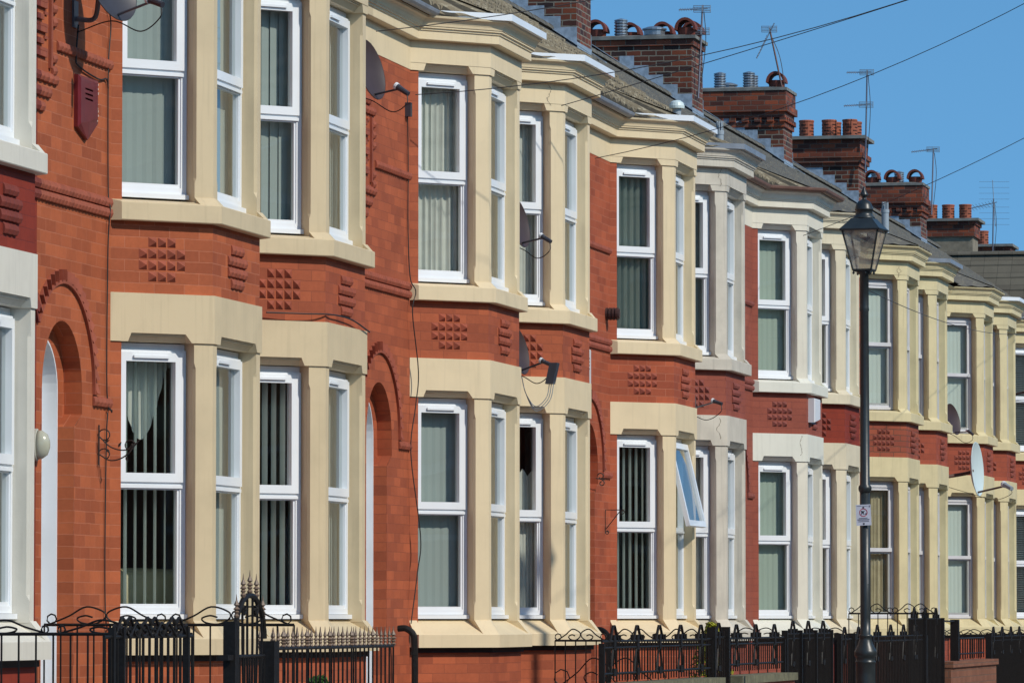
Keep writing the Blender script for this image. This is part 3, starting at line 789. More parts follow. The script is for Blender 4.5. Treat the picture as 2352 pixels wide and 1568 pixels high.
# blind choice per window: (cant lower, front lower, cant upper, front upper)
HOUSES = [
 # pair, side, brick, stone, label, frame style, blinds, fascia, roof
 (-1, 'b', 'maroon', 'palegrey', 'terraced house at the left edge of the photo with pale grey-white bay', 'case', ('closed', 'closed', 'closed', 'closed'), 'white', 'rolled'),
 (0, 'a', 'orange', 'sand', 'terraced house with orange brick, dark red alarm box and largest cream bay', 'case', ('edge', 'closed', 'closed', 'closed'), 'white', 'rolled'),
 (0, 'b', 'red_orange', 'sand', 'terraced house with cream bay above the gold-tipped spear railings', 'case', ('open', 'closed', 'closed', 'closed'), 'white', 'rolled'),
 (1, 'a', 'red_orange', 'cream', 'terraced house with pleated curtains upstairs and a bent black pipe by its bay', 'case', ('closed', 'closed', 'drape', 'closed'), 'white', 'rolled'),
 (1, 'b', 'red_orange', 'cream', 'terraced house with two dark satellite dishes one above the other on its cream bay', 'case', ('halfnet', 'closed', 'net', 'closed'), 'white', 'rolled'),
 (2, 'a', 'brick_red', 'cream', 'terraced house with a ground floor casement tilted open in its cream bay', 'case', ('edge', 'closed', 'half', 'closed'), 'white', 'rolled'),
 (2, 'b', 'dark_red', 'grey', 'terraced house with weathered grey bay and a small roof vent pipe above', 'case', ('drape', 'closed', 'closed', 'closed'), 'lead', 'rolled'),
 (3, 'a', 'dark_red', 'offwhite', 'terraced house with off-white bay, white sills and brown gutter', 'case', ('closed', 'closed', 'closed', 'closed'), 'brown', 'rolled'),
 (3, 'b', 'maroon', 'ivory', 'terraced house with ivory bay directly left of the street lamp', 'case', ('net', 'closed', 'net', 'closed'), 'none', 'slate'),
 (4, 'a', 'natural', 'yellow', 'terraced house with yellow-cream bay directly right of the street lamp', 'sash', ('tan', 'closed', 'closed', 'closed'), 'none', 'slate'),
 (4, 'b', 'old', 'yellow', 'terraced house with yellow-cream bay and lead capped cornice, second right of the lamp', 'sash', ('net', 'closed', 'net', 'closed'), 'lead', 'slate'),
 (5, 'a', 'old', 'yellow', 'terraced house with big white satellite dish on its yellow-cream bay', 'sash', ('closed', 'closed', 'closed', 'closed'), 'none', 'slate'),
 (5, 'b', 'old', 'yellow', 'terraced house with yellow bay and short white fascia just past the white dish', 'sash', ('net', 'closed', 'net', 'closed'), 'white', 'slate'),
 (6, 'a', 'old', 'yellow', 'terraced house cut by the right edge of the photo with slatted blinds', 'case', ('venetian', 'closed', 'venetian', 'closed'), 'white', 'slate'),
 (6, 'b', 'old', 'yellow', 'far terraced house mostly hidden, its roof left of the red corbelled stack', 'sash', (), 'none', 'slate'),
 (7, 'a', 'old', 'yellow', 'far terraced house carrying the brick stack with five round slotted pots', 'sash', (), 'none', 'slate'),
 (7, 'b', 'old', 'yellow', 'far terraced house, only its slate roof showing beyond the five-pot stack', 'sash', (), 'none', 'slate'),
 (8, 'a', 'old', 'yellow', 'last slate-roofed terraced house before the grey tiled cross roof, with red corbelled stack', 'sash', (), 'none', 'slate'),
]
# stacks by pair index: kind, cap material, pots [(world X, row, kind)]
STACKS = {
 4: ('plain', []),
 5: ('plain', [(-14.88, 0, 'hood'), (-14.51, 0, 'metal'), (-14.44, 1, 'hood'), (-13.99, 0, 'cowl'), (-13.93, 1, 'hood'), (-13.49, 0, 'hood'), (-13.47, 1, 'hood')]),
 6: ('dentil', [(-14.50, 0, 'metal'), (-14.46, 1, 'cowl'), (-14.0, 0, 'metal'), (-14.02, 1, 'metal'), (-13.52, 0, 'hood')]),
 7: ('corbel', [(-14.38, 0, 'louvre'), (-13.95, 0, 'louvre'), (-13.93, 1, 'louvre'), (-13.56, 0, 'louvre'), (-13.54, 1, 'louvre')]),
 8: ('dentil', [(-14.39, 0, 'hood'), (-14.38, 1, 'metal'), (-13.97, 0, 'hood'), (-13.90, 1, 'metal'), (-13.50, 0, 'hood')]),
}
GROUP = 'bay-fronted terraced houses in one row'
PIPEBROWN = plain('brown_gutter', srgb(120, 88, 76), .6, nz=.3)
ZINC = plain('zinc_gutter', srgb(128, 136, 148), .45, nz=.25)
def add_stack(parent, u_rel, kind, pots, zoff=0.0, wall_v=CH_V):
    bodyM = RENDER if kind == 'rendered' else STACKB
    st = obj('chimney_stack', cached(('stack', kind), lambda: mk_stack(kind)), [bodyM, STACKR], parent, (wall_v, u_rel, zoff))
    obj('capping', cached(('cap', kind), lambda: mk_cap(kind)), MORTAR, st)
    if kind != 'rendered': obj('flashing', cached('flash', mk_flash), LEAD, st, (0, 0, -zoff))
    for X, row, pk in pots:
        m = [TERRA, DARKSLOT] if pk == 'louvre' else ([TERRAD] if pk == 'hood' else [ALU])
        obj('chimney_pot', cached(('pot', pk), lambda: pot(pk)), m, st, (X - BX - wall_v, -.24 + .48 * row, 0))
HO = {}
def party(p):        # measured positions of the party walls: the houses are not all equally wide
    t = [(20, 0), (32.6, 0), (37.2, .02), (41.8, .0), (46.4, .07), (51.0, .12), (55.6, .17), (60.2, .22), (64.8, .30), (69.4, .42), (74.0, .58), (78.6, .68), (83.2, .72), (87.8, .80), (92.4, .85), (130, .9)]
    for (x0, y0), (x1, y1) in zip(t, t[1:]):
        if x0 <= p <= x1: return p + y0 + (y1 - y0) * (p - x0) / (x1 - x0)
for (n, side, bk, stn, label, fstyle, blinds, fas, rf) in HOUSES:
    mir = side == 'b'
    y0 = (40.066 if mir else 34.314) + 9.2 * n
    n0 = 32.59 + 9.2 * n + (4.60 if mir else 0); n1 = n0 + 4.60
    a0, a1 = party(n0), party(n1)
    if n < 0: a0 = 28.82
    sy = (a1 - a0) / (n1 - n0); y0 = a0 + (y0 - n0) * sy
    h = thing('terraced_house', label, 'house', (BX, y0, 0), GROUP); HO[(n, side)] = h
    h.scale = (1, sy, 1)
    BRK, STN = BR[bk], ST[stn]
    k = ('m' if mir else 'a')
    obj('wall', cached((k, 'wall'), lambda: mk_wall(mir)), BRK, h)
    for pn, pk_ in (('pyramid_tiles', 'pyramid_cant'), ('pyramid_tiles', 'pyramid_rear'), ('ribbed_tiles', 'ribbed'), ('string_course', 'course_low'), ('string_course', 'course_end'),
                    ('string_course', 'course_high'), ('arch_moulding', 'arch'), ('fret_ornament', 'fret')):
        obj(pn, cached((k, 'orn', pk_), lambda: mk_orn(mir, pk_)), ORN[bk], h)
    obj('interior_wall', cached((k, 'room'), lambda: mk_room(mir)), ROOM, h)
    obj('lintel', cached((k, 'lintel'), lambda: mk_lintel(mir)), ST['white'] if (n, side) == (3, 'a') else STN, h)
    obj('frieze', cached((k, 'frieze'), lambda: mk_frieze(mir)), STN, h)
    obj('cornice', cached((k, 'cornice'), lambda: mk_cornice(mir)), STN, h)
    obj('damp_course', cached((k, 'dpc'), lambda: mk_dpc(mir)), BITUMEN, h)
    for lv in ('lower', 'upper'):
        obj('sill', cached((k, 'sill', lv), lambda: mk_sill(mir, lv)), ST['white'] if (n, side) == (3, 'a') else STN, h)
        for i in (1, 2): obj('pier', cached((k, 'pier', lv, i), lambda: mk_pier(mir, lv, i)), STN, h)
    if fas == 'white': obj('fascia_board', cached((k, 'fascia'), lambda: mk_fascia(mir)), WHITE, h); obj('gutter', cached((k, 'gutw'), lambda: mk_gutter(mir, False)), ZINC, h); obj('gutter', cached((k, 'gutx'), lambda: mk_gutter(mir, None)), ZINC, h)
    if fas == 'lead': obj('fascia_board', cached((k, 'fascia'), lambda: mk_fascia(mir)), ZINC, h)
    if fas in ('brown',): obj('gutter', cached((k, 'gutb'), lambda: mk_gutter(mir, True)), PIPEBROWN, h)
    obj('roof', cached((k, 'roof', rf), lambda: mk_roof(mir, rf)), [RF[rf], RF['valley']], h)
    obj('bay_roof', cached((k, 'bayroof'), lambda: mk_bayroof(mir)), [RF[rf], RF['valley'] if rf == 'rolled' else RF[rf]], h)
    FRM = WHITE if fstyle == 'case' else GREYW
    bi = 0
    near, farf = ('rear', 'cant') if mir else ('cant', 'rear')
    for lv in ('lower', 'upper'):
        for fc in (near, 'front', farf):
            sty = fstyle
            if (n, side) == (2, 'a') and lv == 'lower' and fc == 'front': sty = 'ajar'
            w = obj('window', cached((k, 'win', fc, lv, sty), lambda: mk_frame(mir, fc, lv, sty)), FRM, h)
            obj('pane', cached((k, 'pane', fc, lv, sty), lambda: mk_pane(mir, fc, lv, sty)), GLASS, w)
            if sty == 'ajar':
                ca, gl = mk_ajar(mir, fc, lv)
                obj('casement', ca, WHITE, w); obj('pane', gl, GLASS, w)
            if blinds:
                bd = blinds[(0 if lv == 'lower' else 2) + (0 if fc == near else 1)]
                m = {'closed': BL_LIGHT if n < 3 else (BL_GREEN if n == 3 else BL_PALE), 'open': BL_WHITE, 'edge': BL_WHITE, 'venetian': BL_WHITE, 'half': BL_GREEN, 'tan': CURT_TAN, 'drape': CURT, 'net': CURT, 'halfnet': CURT, 'swag': CURT}.get(bd, BL_LIGHT)
                kd = 'drape' if bd == 'tan' else bd
                # vanes turned relative to the face: mirror keeps the same turn seen from the street
                bo = obj('blind', cached((k, 'blind', fc, lv, kd), lambda: mk_blind(mir, fc, lv, kd)), m, w)
                if (n, side) == (0, 'a') and lv == 'lower' and fc == near:
                    obj('blind', cached((k, 'blind', fc, lv, 'swag'), lambda: mk_blind(mir, fc, lv, 'swag')), CURT, w, (-.06, .06, 0))
    fr, dr, gl, hd = cached((k, 'door'), lambda: mk_door(mir))
    obj('door_frame', fr, WHITE, h); d = obj('door', dr, WHITE, h); obj('handle', hd, plain('brass', srgb(190, 170, 120), .3, .9), d); obj('fanlight', gl, GLASS, h)
    if not mir and n in STACKS:
        kd, pots = STACKS[n]; add_stack(h, (32.63 + 9.2 * n - y0) / sy, kd, pots, {5: .0, 6: .12, 7: .12, 8: 0.0}.get(n, 0))

# stack of the house past the street lamp row: pair 9 stands in the cross-roofed house
ch = thing('corner_house', 'house with grey concrete tile roof crossing the end of the terrace', 'house', (BX, 113.2, 0))
b = MB()
zr, pit, crs = 7.90, 1.30, .22
rows = []
for i in range(16):
    u0, u1 = -i * crs, -(i + 1) * crs
    rows += [(u0, zr + u0 * pit + .004), (u1, zr + u1 * pit + .035)]
w = 44
vr = [[b.v(a, -6.2 + 7.4 * j / w, z + rnd.uniform(-.004, .004)) for j in range(w + 1)] for a, z in rows]
for r0, r1 in zip(vr, vr[1:]):
    for j in range(w): b.f([r0[j], r0[j + 1], r1[j + 1], r1[j]])
b.poly([(0, -6.2, zr), (0, 1.2, zr), (8.5, 1.2, 5.0), (8.5, -6.2, 5.0)])
b.loft([[(.10 * math.cos(math.pi * q / 6), o, zr - .02 + .08 * math.sin(math.pi * q / 6)) for q in range(7)] for o in (-6.2, 1.2)])
TILEG = brickmat('grey_concrete_tiles', srgb(112, 106, 92), srgb(98, 92, 80), srgb(58, 54, 48), w=.3, h=.287, ms=.004, var=.3, bst=.3, offset=0.0)
obj('roof', b, TILEG, ch)
b = MB(); b.box(-2.2, 8.4, -6.0, 1.0, GZ, 5.0); obj('wall', b, BR['natural'], ch)
add_stack(ch, 2.2, 'rendered', [(-14.7, 0, 'louvre'), (-14.32, 0, 'louvre'), (-13.94, 0, 'louvre'), (-13.56, 0, 'louvre')], -.05)
add_stack(ch, 7.1, 'rendered', [(-14.5, 0, 'louvre'), (-14.10, 0, 'louvre'), (-13.74, 0, 'louvre')], -.28, -4.5)
# the far side of the street: the same kind of houses facing this row (seen only in the window glass)
OPP = 'houses on the opposite side of the street'
def copy_child(o, parent):
    c = o.copy(); COL.objects.link(c); c.parent = parent
    for g in o.children:
        if g.name.split('.')[0] in ('pane',): copy_child(g, c)
KEEP = ('wall', 'lintel', 'frieze', 'cornice', 'sill', 'pier', 'window', 'roof', 'bay_roof', 'door', 'door_frame', 'fascia_board')
src = [HO[(1, 'a')], HO[(1, 'b')], HO[(2, 'a')], HO[(4, 'b')], HO[(4, 'a')], HO[(0, 'b')]]
for i in range(26):
    sh = src[(i * 2 + (i % 2)) % 6 if False else (0, 1, 4, 3, 2, 5)[i % 6]]
    mirr = sh in (HO[(1, 'b')], HO[(4, 'b')], HO[(0, 'b')])
    c = sh.copy(); COL.objects.link(c); c.scale = (1, 1, 1)
    c['label'] = 'bay-fronted house across the street behind the camera, out of the picture'; c['group'] = OPP
    yc = 16.0 + 4.6 * i
    c.location = (8.2, yc, 0); c.rotation_euler = (0, 0, math.pi)
    for o in list(sh.children):
        if o.name.split('.')[0] in KEEP: copy_child(o, c)

#@@PART2
# ------------------------------------------------------------------ small things on the facades
def xform(b, M):
    for v in b.bm.verts: v.co = M @ v.co
def place(name, b, mats, parent=None): return obj(name, b, mats, parent)
def rel(o, parent_loc):          # meshes are written in world coordinates, shift them under their thing
    for v in o.data.vertices: v.co -= Vector(parent_loc)
    return o
def wpart(name, b, mats, t):
    o = obj(name, b, mats, t); rel(o, t.location); return o
def wt(b, pts, r, seg=6, r1=None):      # tube with world (X,Y,Z) points
    b.tube([(p[1], p[0], p[2]) for p in pts], r, seg, r1)
def smooth(pts, n=8):
    """Catmull-Rom through points"""
    out = []; p = [Vector(q) for q in pts]; p = [2 * p[0] - p[1]] + p + [2 * p[-1] - p[-2]]
    for i in range(1, len(p) - 2):
        for k in range(n):
            t = k / n; a, b_, c, d = p[i - 1], p[i], p[i + 1], p[i + 2]
            out.append(tuple(.5 * ((2 * b_) + (c - a) * t + (2 * a - 5 * b_ + 4 * c - d) * t * t + (3 * b_ - a - 3 * c + d) * t ** 3)))
    out.append(tuple(p[-2])); return out
def wbox(b, x0, x1, y0, y1, z0, z1): b.box(y0, y1, x0, x1, z0, z1)

def dish(label, c, nrm, r, wall, lnb, mat, body, group='satellite dishes on the terrace', white=False):
    t = thing('satellite_dish', label, 'satellite dish', wall, group)
    b = MB(); n = 28; rings = []
    M = Matrix.Translation(Vector(c)) @ Vector(nrm).normalized().to_track_quat('Z', 'Y').to_matrix().to_4x4()
    prof = [(.001, -.16), (.35, -.14), (.7, -.08), (1.0, .0), (1.02, .01), (1.03, -.01), (.7, -.11), (.35, -.17), (.001, -.19)]
    for q, h in prof:
        rings.append([(q * r * 1.06 * math.sin(2 * math.pi * k / n), q * r * .96 * math.cos(2 * math.pi * k / n), h * r * 1.3) for k in range(n)])
    b.loft(rings); xform(b, M)
    o = obj('reflector', b.mesh('reflector', True), mat, t); rel(o, t.location)
    bot = M @ Vector((0, -r * .95, 0)); up = (M.to_3x3() @ Vector((0, 1, 0)))
    if (M @ Vector((0, r, 0))).z < bot.z: bot = M @ Vector((0, r * .95, 0))
    b = MB(); wt(b, [bot - Vector((.02, 0, -.01)), Vector(lnb)], .009 if r < .3 else .016, 6); wpart('arm', b, body, t)
    b = MB(); d = (Vector(lnb) - Vector(c)).normalized(); L = Vector(lnb); k = r / .22
    wt(b, [L - d * .03 * k, L + d * .0, L + d * .002, L + d * .085 * k], .024 * k, 10, .019 * k); wpart('receiver', b, DKMETAL if not white else GREYP, t)
    b = MB(); wt(b, [L - d * .05 * k, L - d * .028 * k], .028 * k, 12); wpart('receiver_cap', b, plain('lnb_cap_white' if group else 'x', srgb(225, 228, 230), .4), t)
    b = MB(); back = M @ Vector((0, 0, -r * .22))
    wbox(b, wall[0], wall[0] + .015, wall[1] - .05, wall[1] + .05, wall[2] - .09, wall[2] + .09)
    wt(b, smooth([(wall[0] + .01, wall[1], wall[2] - .03), (wall[0] + .14, wall[1], wall[2] - .03), (back.x - .05, back.y, back.z - .05), (back.x, back.y, back.z)]), .017 if r < .3 else .028, 8); wpart('bracket', b, body, t)
    b = MB(); e = L + d * .07 * k
    wt(b, smooth([e, e + Vector((.0, -.02, -.09)), (e + bot) / 2 + Vector((0, 0, -.14)), bot + Vector((-.06, 0, -.03)), (wall[0] + .02, wall[1], wall[2] - .12)]), .0045, 5); wpart('cable', b, CABLE, t)
    return t
DGREY = plain('dish_dark_grey', srgb(58, 56, 62), .45, nz=.15); DBROWN = plain('dish_rusty_brown', srgb(66, 50, 48), .5, nz=.2)
DWHITE = plain('dish_white', srgb(198, 214, 216), .4, nz=.06, nscale=4)
dish('dark grey satellite dish above the dark red alarm box, at the top edge', (-9.60, 33.3, 4.20), (.86, -.36, .30), .24, (-9.9, 33.42, 4.02), (-9.27, 33.12, 4.06), DGREY, plain('bracket_grey', srgb(98, 100, 108), .4, .3))
dish('brown satellite dish half hidden beside the orange wall and curtained bay', (-9.63, 40.93, 4.42), (.95, -.22, .24), .235, (-9.9, 40.9, 4.35), (-9.37, 40.85, 4.25), DBROWN, DKMETAL)
dish('upper of the two dark dishes, in front of an upstairs bay window', (-9.49, 46.2, 3.57), (.97, -.20, .22), .215, (-9.9, 46.3, 3.45), (-9.24, 46.1, 3.42), DBROWN, DKMETAL)
dd = dish('lower of the two dark dishes, with a grey box on its arm', (-9.49, 46.2, 2.41), (.97, -.20, .22), .205, (-9.9, 46.3, 2.3), (-9.24, 46.1, 2.30), DBROWN, DKMETAL)
b = MB(); wbox(b, -9.20, -9.13, 46.04, 46.16, 2.10, 2.29)
for v in b.bm.verts: v.co.x += (v.co.z - 2.2) * .22
wpart('switch_box', b, DKMETAL, dd)
b = MB()
for q in range(3): wt(b, smooth([(-9.19 + q * .02, 46.1, 2.12), (-9.22 + q * .015, 46.1, 1.98 - q * .015), (-9.32, 46.1, 1.90 - q * .02), (-9.42, 46.15, 2.02), (-9.47, 46.2, 2.18)]), .004, 5)
wpart('loop_cable', b, GREYP, dd)
dish('big white oval satellite dish on the yellow-cream bay right of the lamp', (-9.22, 79.75, 2.27), (.975, -.12, .06), .385, (-9.85, 79.4, 2.17), (-8.72, 79.2, 2.0), DWHITE, plain('rusty_bracket', srgb(92, 62, 52), .7), white=True)
dish('brown dish by the upstairs window above the big white dish', (-9.66, 80.35, 3.06), (.93, -.30, .24), .23, (-9.9, 80.3, 3.0), (-9.40, 80.2, 2.86), DBROWN, DKMETAL)
dish('brown dish at the right edge in front of a slatted blind', (-9.36, 89.2, 3.92), (.93, -.30, .24), .26, (-9.85, 89.3, 3.85), (-9.08, 89.0, 3.68), DBROWN, DKMETAL)
dish('dish whose silver receiver pokes out beside the grey bay spandrel', (-9.52, 55.35, 2.42), (.97, -.20, .22), .21, (-9.9, 55.4, 2.3), (-9.2, 55.25, 2.31), DBROWN, ALU)

# alarm boxes
REDBOX = plain('dark_red_alarm_plastic', srgb(112, 32, 36), .35, nz=.25, nscale=20)
t = thing('alarm_box', 'dark red alarm box with chipped edge on the orange brick wall', 'alarm box', (-9.9, 33.58, 3.4))
b = MB(); pl = [(33.42, 3.62), (33.90, 3.62), (33.90, 3.33), (33.66, 3.20), (33.42, 3.27)]
b.loft([[(y, -9.9, z) for y, z in pl], [(y, -9.872, z) for y, z in pl], [(y, -9.858, z) for y, z in ((33.45, 3.60), (33.85, 3.60), (33.85, 3.37), (33.66, 3.325), (33.45, 3.295))]]); wpart('casing', b, REDBOX, t)
for q in range(3):
    b = MB(); wbox(b, -9.861, -9.858, 33.55, 33.73, 3.53 - q * .033, 3.542 - q * .033); wpart('vent_slot', b, plain('slot_black', (.01, .008, .008, 1), .9), t)
b = MB()
for q in range(9): y_ = 33.86 + rnd.uniform(-.02, .02); z_ = 3.34 + q * .03 + rnd.uniform(-.01, .01); wbox(b, -9.8715, -9.862, y_, y_ + rnd.uniform(.004, .012), z_, z_ + rnd.uniform(.004, .016))
wpart('chipped_paint', b, plain('chips', srgb(225, 205, 190), .8), t)
t = thing('alarm_box', 'white alarm box with slots beside the lower dark dish', 'alarm box', (-9.9, 51.3, 2.47))
b = MB(); pl = [(51.0, 2.68), (51.34, 2.68), (51.34, 2.32), (51.0, 2.36)]
b.loft([[(y, -9.9, z) for y, z in pl], [(y, -9.82, z) for y, z in pl], [(y * .92 + 51.17 * .08, -9.81, z * .94 + 2.5 * .06) for y, z in pl]]); wpart('casing', b, plain('box_white', srgb(205, 205, 205), .4), t)
for q in range(4):
    b = MB(); wbox(b, -9.811, -9.808, 51.08, 51.25, 2.58 - q * .035, 2.592 - q * .035); wpart('vent_slot', b, plain('slot_black', (.01, .008, .008, 1), .9), t)
t = thing('alarm_box', 'plain white alarm box on the front of the off-white bay', 'alarm box', (-9.32, 63.2, 2.5))
b = MB(); pl = [(62.92, 2.665), (63.40, 2.665), (63.40, 2.42), (62.92, 2.37)]
b.loft([[(y, -9.35, z) for y, z in pl], [(y, -9.265, z) for y, z in pl], [(y * .9 + 63.16 * .1, -9.255, z * .95 + 2.5 * .05) for y, z in pl]]); wpart('casing', b, plain('box_white2', srgb(215, 215, 218), .35), t)
b = MB(); wbox(b, -9.35, -9.31, 62.95, 63.37, 2.36, 2.375); wpart('base_plate', b, DKMETAL, t)
t = thing('flue_vent', 'small round ribbed brown vent on the red wall between two cream bays', 'vent', (-9.9, 52.62, 3.11))
b = MB()
for q in range(4): wt(b, [(-9.9 + q * .035, 52.62, 3.11), (-9.878 + q * .035, 52.62, 3.11)], .065, 14)
wt(b, [(-9.9, 52.62, 3.11), (-9.76, 52.62, 3.11)], .05, 12); wpart('casing', b, plain('vent_brown', srgb(64, 42, 40), .6), t)

# bulkhead lamp by the first door
t = thing('wall_light', 'oval glass bulkhead light beside the white arched door', 'wall light', (-9.9, 32.56, 1.12))
b = MB(); M = Matrix.Translation((-9.9, 32.56, 1.12)) @ Matrix.Rotation(math.pi / 2, 4, 'Y')
def oval(b, prof):
    b.loft([[(q * .062 * math.sin(2 * math.pi * k / 24), q * .10 * math.cos(2 * math.pi * k / 24), h) for k in range(24)] for q, h in prof]); xform(b, M)
oval(b, [(1, 0), (1.05, .0), (1.05, .02), (.9, .025)]); wpart('base', b, plain('light_base', srgb(180, 178, 165), .5), t)
b = MB(); oval(b, [(.95, .025), (.93, .05), (.7, .085), (.35, .10), (.01, .103)])
o = obj('diffuser', b.mesh('diffuser', True), plain('ribbed_glass_cover', srgb(176, 176, 158), .2), t); rel(o, t.location)

# hanging basket brackets
IRON = plain('wrought_iron', (.02, .014, .012, 1), .6)
def spiral(c, r0, r1, a0, turns, plane, n=22):
    pts = []
    for i in range(n + 1):
        f = i / n; a = a0 + turns * 2 * math.pi * f; r = r0 + (r1 - r0) * f
        if plane == 'x': pts.append((c[0] + r * math.cos(a), c[1], c[2] + r * math.sin(a)))
        else: pts.append((c[0], c[1] + r * math.cos(a), c[2] + r * math.sin(a)))
    return pts
t = thing('basket_bracket', 'scrolled iron basket bracket with leaves beside the first bay', 'hanging bracket', (-9.9, 34.0, 1.2))
b = MB(); wt(b, [(-9.885, 34.0, 1.03), (-9.885, 34.0, 1.30)], .006)
wt(b, smooth([(-9.88, 34.0, 1.22), (-9.80, 34.0, 1.15), (-9.70, 34.0, 1.13), (-9.63, 34.0, 1.18)]), .005)
wt(b, smooth([(-9.88, 34.0, 1.10), (-9.80, 34.0, 1.06), (-9.70, 34.0, 1.09), (-9.60, 34.0, 1.20)]), .005)
wt(b, spiral((-9.845, 34.0, 1.23), .045, .03, math.pi, -.8, 'x'), .0045); wt(b, spiral((-9.845, 34.0, 1.10), .045, .03, math.pi, -.7, 'x'), .0045); wt(b, spiral((-9.67, 34.0, 1.16), .04, .02, 0, 1.1, 'x'), .0045)
wpart('scroll', b, IRON, t)
b = MB()
for (x, z, a) in ((-9.83, 1.19, .4), (-9.74, 1.165, 1.0), (-9.82, 1.125, -1.0), (-9.69, 1.07, -1.2)):
    ca, sa = math.cos(a), math.sin(a); q = [(-.02, 0), (0, .009), (.024, 0), (0, -.009)]
    b.loft([[(34.0 + e, x + u * ca - w_ * sa, z + u * sa + w_ * ca) for u, w_ in q] for e in (-.003, .003)])
wpart('leaf_ornament', b, IRON, t)
t = thing('basket_bracket', 'plain triangular iron bracket beside the bay with the tilted casement', 'hanging bracket', (-9.9, 52.5, 1.05))
b = MB(); wt(b, [(-9.885, 52.5, .86), (-9.885, 52.5, 1.10), (-9.73, 52.5, 1.10)], .006); wt(b, [(-9.885, 52.5, .90), (-9.74, 52.5, 1.08)], .005)
wt(b, spiral((-9.71, 52.5, 1.08), .025, .012, math.pi / 2, -1.2, 'x'), .005); wt(b, spiral((-9.87, 52.5, .87), .02, .01, math.pi / 2, -1.2, 'x'), .005); wpart('scroll', b, IRON, t)
t = thing('basket_bracket', 'small S-shaped iron hook under the label stop of the arch', 'hanging bracket', (-9.9, 52.0, 1.4))
b = MB(); wt(b, spiral((-9.84, 52.0, 1.43), .035, .02, math.pi, -.9, 'x'), .006); wt(b, [(-9.89, 52.0, 1.41), (-9.80, 52.0, 1.395)], .006); wt(b, spiral((-9.83, 52.0, 1.36), .03, .015, math.pi / 2, -1.0, 'x'), .006); wpart('scroll', b, IRON, t)

# cables clipped to the walls
def cable(label, pts, r=.007, grp=None):
    b = MB(); wt(b, smooth(pts, 6), r, 6); o = obj('cable', b, CABLE); tag(o, label, 'cable', grp); return o
cable('black cable running down the orange wall beside the largest bay', [(-9.885, 34.12, 4.6), (-9.88, 34.15, 4.21), (-9.885, 34.25, 4.04), (-9.885, 34.19, 3.72), (-9.885, 34.2, 2.9), (-9.87, 34.2, 2.78), (-9.885, 34.2, 2.5), (-9.885, 34.19, 1.53), (-9.865, 34.25, 1.40), (-9.885, 34.19, 1.30), (-9.885, 34.17, .05), (-9.86, 34.29, -.05)], .005)
cable('thin dish cable looping past the dark red alarm box', [(-9.87, 33.42, 3.95), (-9.885, 33.42, 3.74), (-9.885, 33.48, 3.68), (-9.885, 33.95, 3.64), (-9.885, 34.15, 3.66), (-9.885, 34.19, 3.60)], .006)
cable('black cable down the wall of the house with curtains upstairs', [(-9.885, 43.37, 4.38), (-9.885, 43.40, 3.9), (-9.885, 43.40, 3.3), (-9.87, 43.42, 2.9), (-9.83, 43.46, 2.78), (-9.85, 43.42, 2.6), (-9.82, 43.52, 2.1), (-9.84, 43.5, 1.8), (-9.87, 43.45, 1.4), (-9.80, 43.52, .7), (-9.82, 43.50, .4), (-9.86, 43.42, -.05)], .005)
cable('cable drooping across the brick band above the spear railings', [(-9.69, 37.78, 2.275), (-9.45, 38.0, 2.275), (-9.32, 38.2, 2.28), (-9.30, 38.6, 2.285), (-9.30, 39.0, 2.27), (-9.30, 39.49, 2.215)], .006)
b = MB(); wbox(b, -9.9, -9.85, 43.34, 43.40, 4.27, 4.39); o = obj('junction_box', b, DKMETAL); tag(o, 'tiny dark cable box high on the wall by the curtained window', 'cable box')

# bent black pipes
def pipe(label, y, x, ztop, lean):
    b = MB(); wt(b, smooth([(x - .14, y, ztop - .0), (x - .07, y, ztop + .0), (x - .01, y + lean * .3, ztop - .05), (x, y + lean * .5, ztop - .15), (x, y + lean, ztop - .5), (x - .02, y + lean, GZ)], 8), .028, 10)
    t = thing('drain_pipe', label, 'pipe', (x, y, GZ)); wpart('pipe', b, BLACK, t)
    for z in (ztop - .22, ztop - .5):
        b = MB(); wt(b, [(x - .004, y + lean * .6, z), (x - .004, y + lean * .6, z + .03)], .034, 10); wpart('collar', b, BLACK, t)
pipe('bent black pipe standing against the red wall beside the curtained house', 42.75, -9.68, -.09, .02)
pipe('second bent black pipe, behind the scrolled divider railing', 51.75, -9.72, -.12, .02)

# ------------------------------------------------------------------ roof vents, aerials
def vent(label, x, y, z0, z1, r, cap):
    t = thing('roof_vent', label, 'vent pipe', (x, y, z0)); b = MB(); wt(b, [(x, y, z0 - .3), (x, y, z1)], r, 16); wpart('pipe', b, GREYP, t)
    b = MB()
    if cap == 'dome': b.lathe(y, x, [(r * 1.05, z1 - .01), (r * 1.75, z1 - .01), (r * 1.8, z1 + .02), (r * 1.5, z1 + .06), (r * .8, z1 + .085), (.002, z1 + .09)], 18)
    else:
        b.lathe(y, x, [(r * 1.12, z1 - .05), (r * 1.12, z1), (r * .5, z1 + .005)], 16)
        for q in range(8):
            a = q * math.pi / 4; wt(b, [(x + r * .75 * math.cos(a), y + r * .75 * math.sin(a), z1), (x + r * .75 * math.cos(a), y + r * .75 * math.sin(a), z1 + .12)], .009, 4)
    wpart('cowl', b, plain('white_cowl', srgb(200, 214, 214), .4) if cap == 'dome' else GREYP, t)
vent('white domed vent pipe on the roof behind a white fascia', -10.55, 60.6, 5.5, 6.01, .052, 'dome')
vent('grey spiked vent pipe on the roof of the grey bay house', -10.85, 65.5, 5.9, 6.19, .052, 'spike')
vent('grey spiked vent pipe directly behind the lamp lantern', -10.85, 81.4, 5.9, 6.40, .058, 'spike')
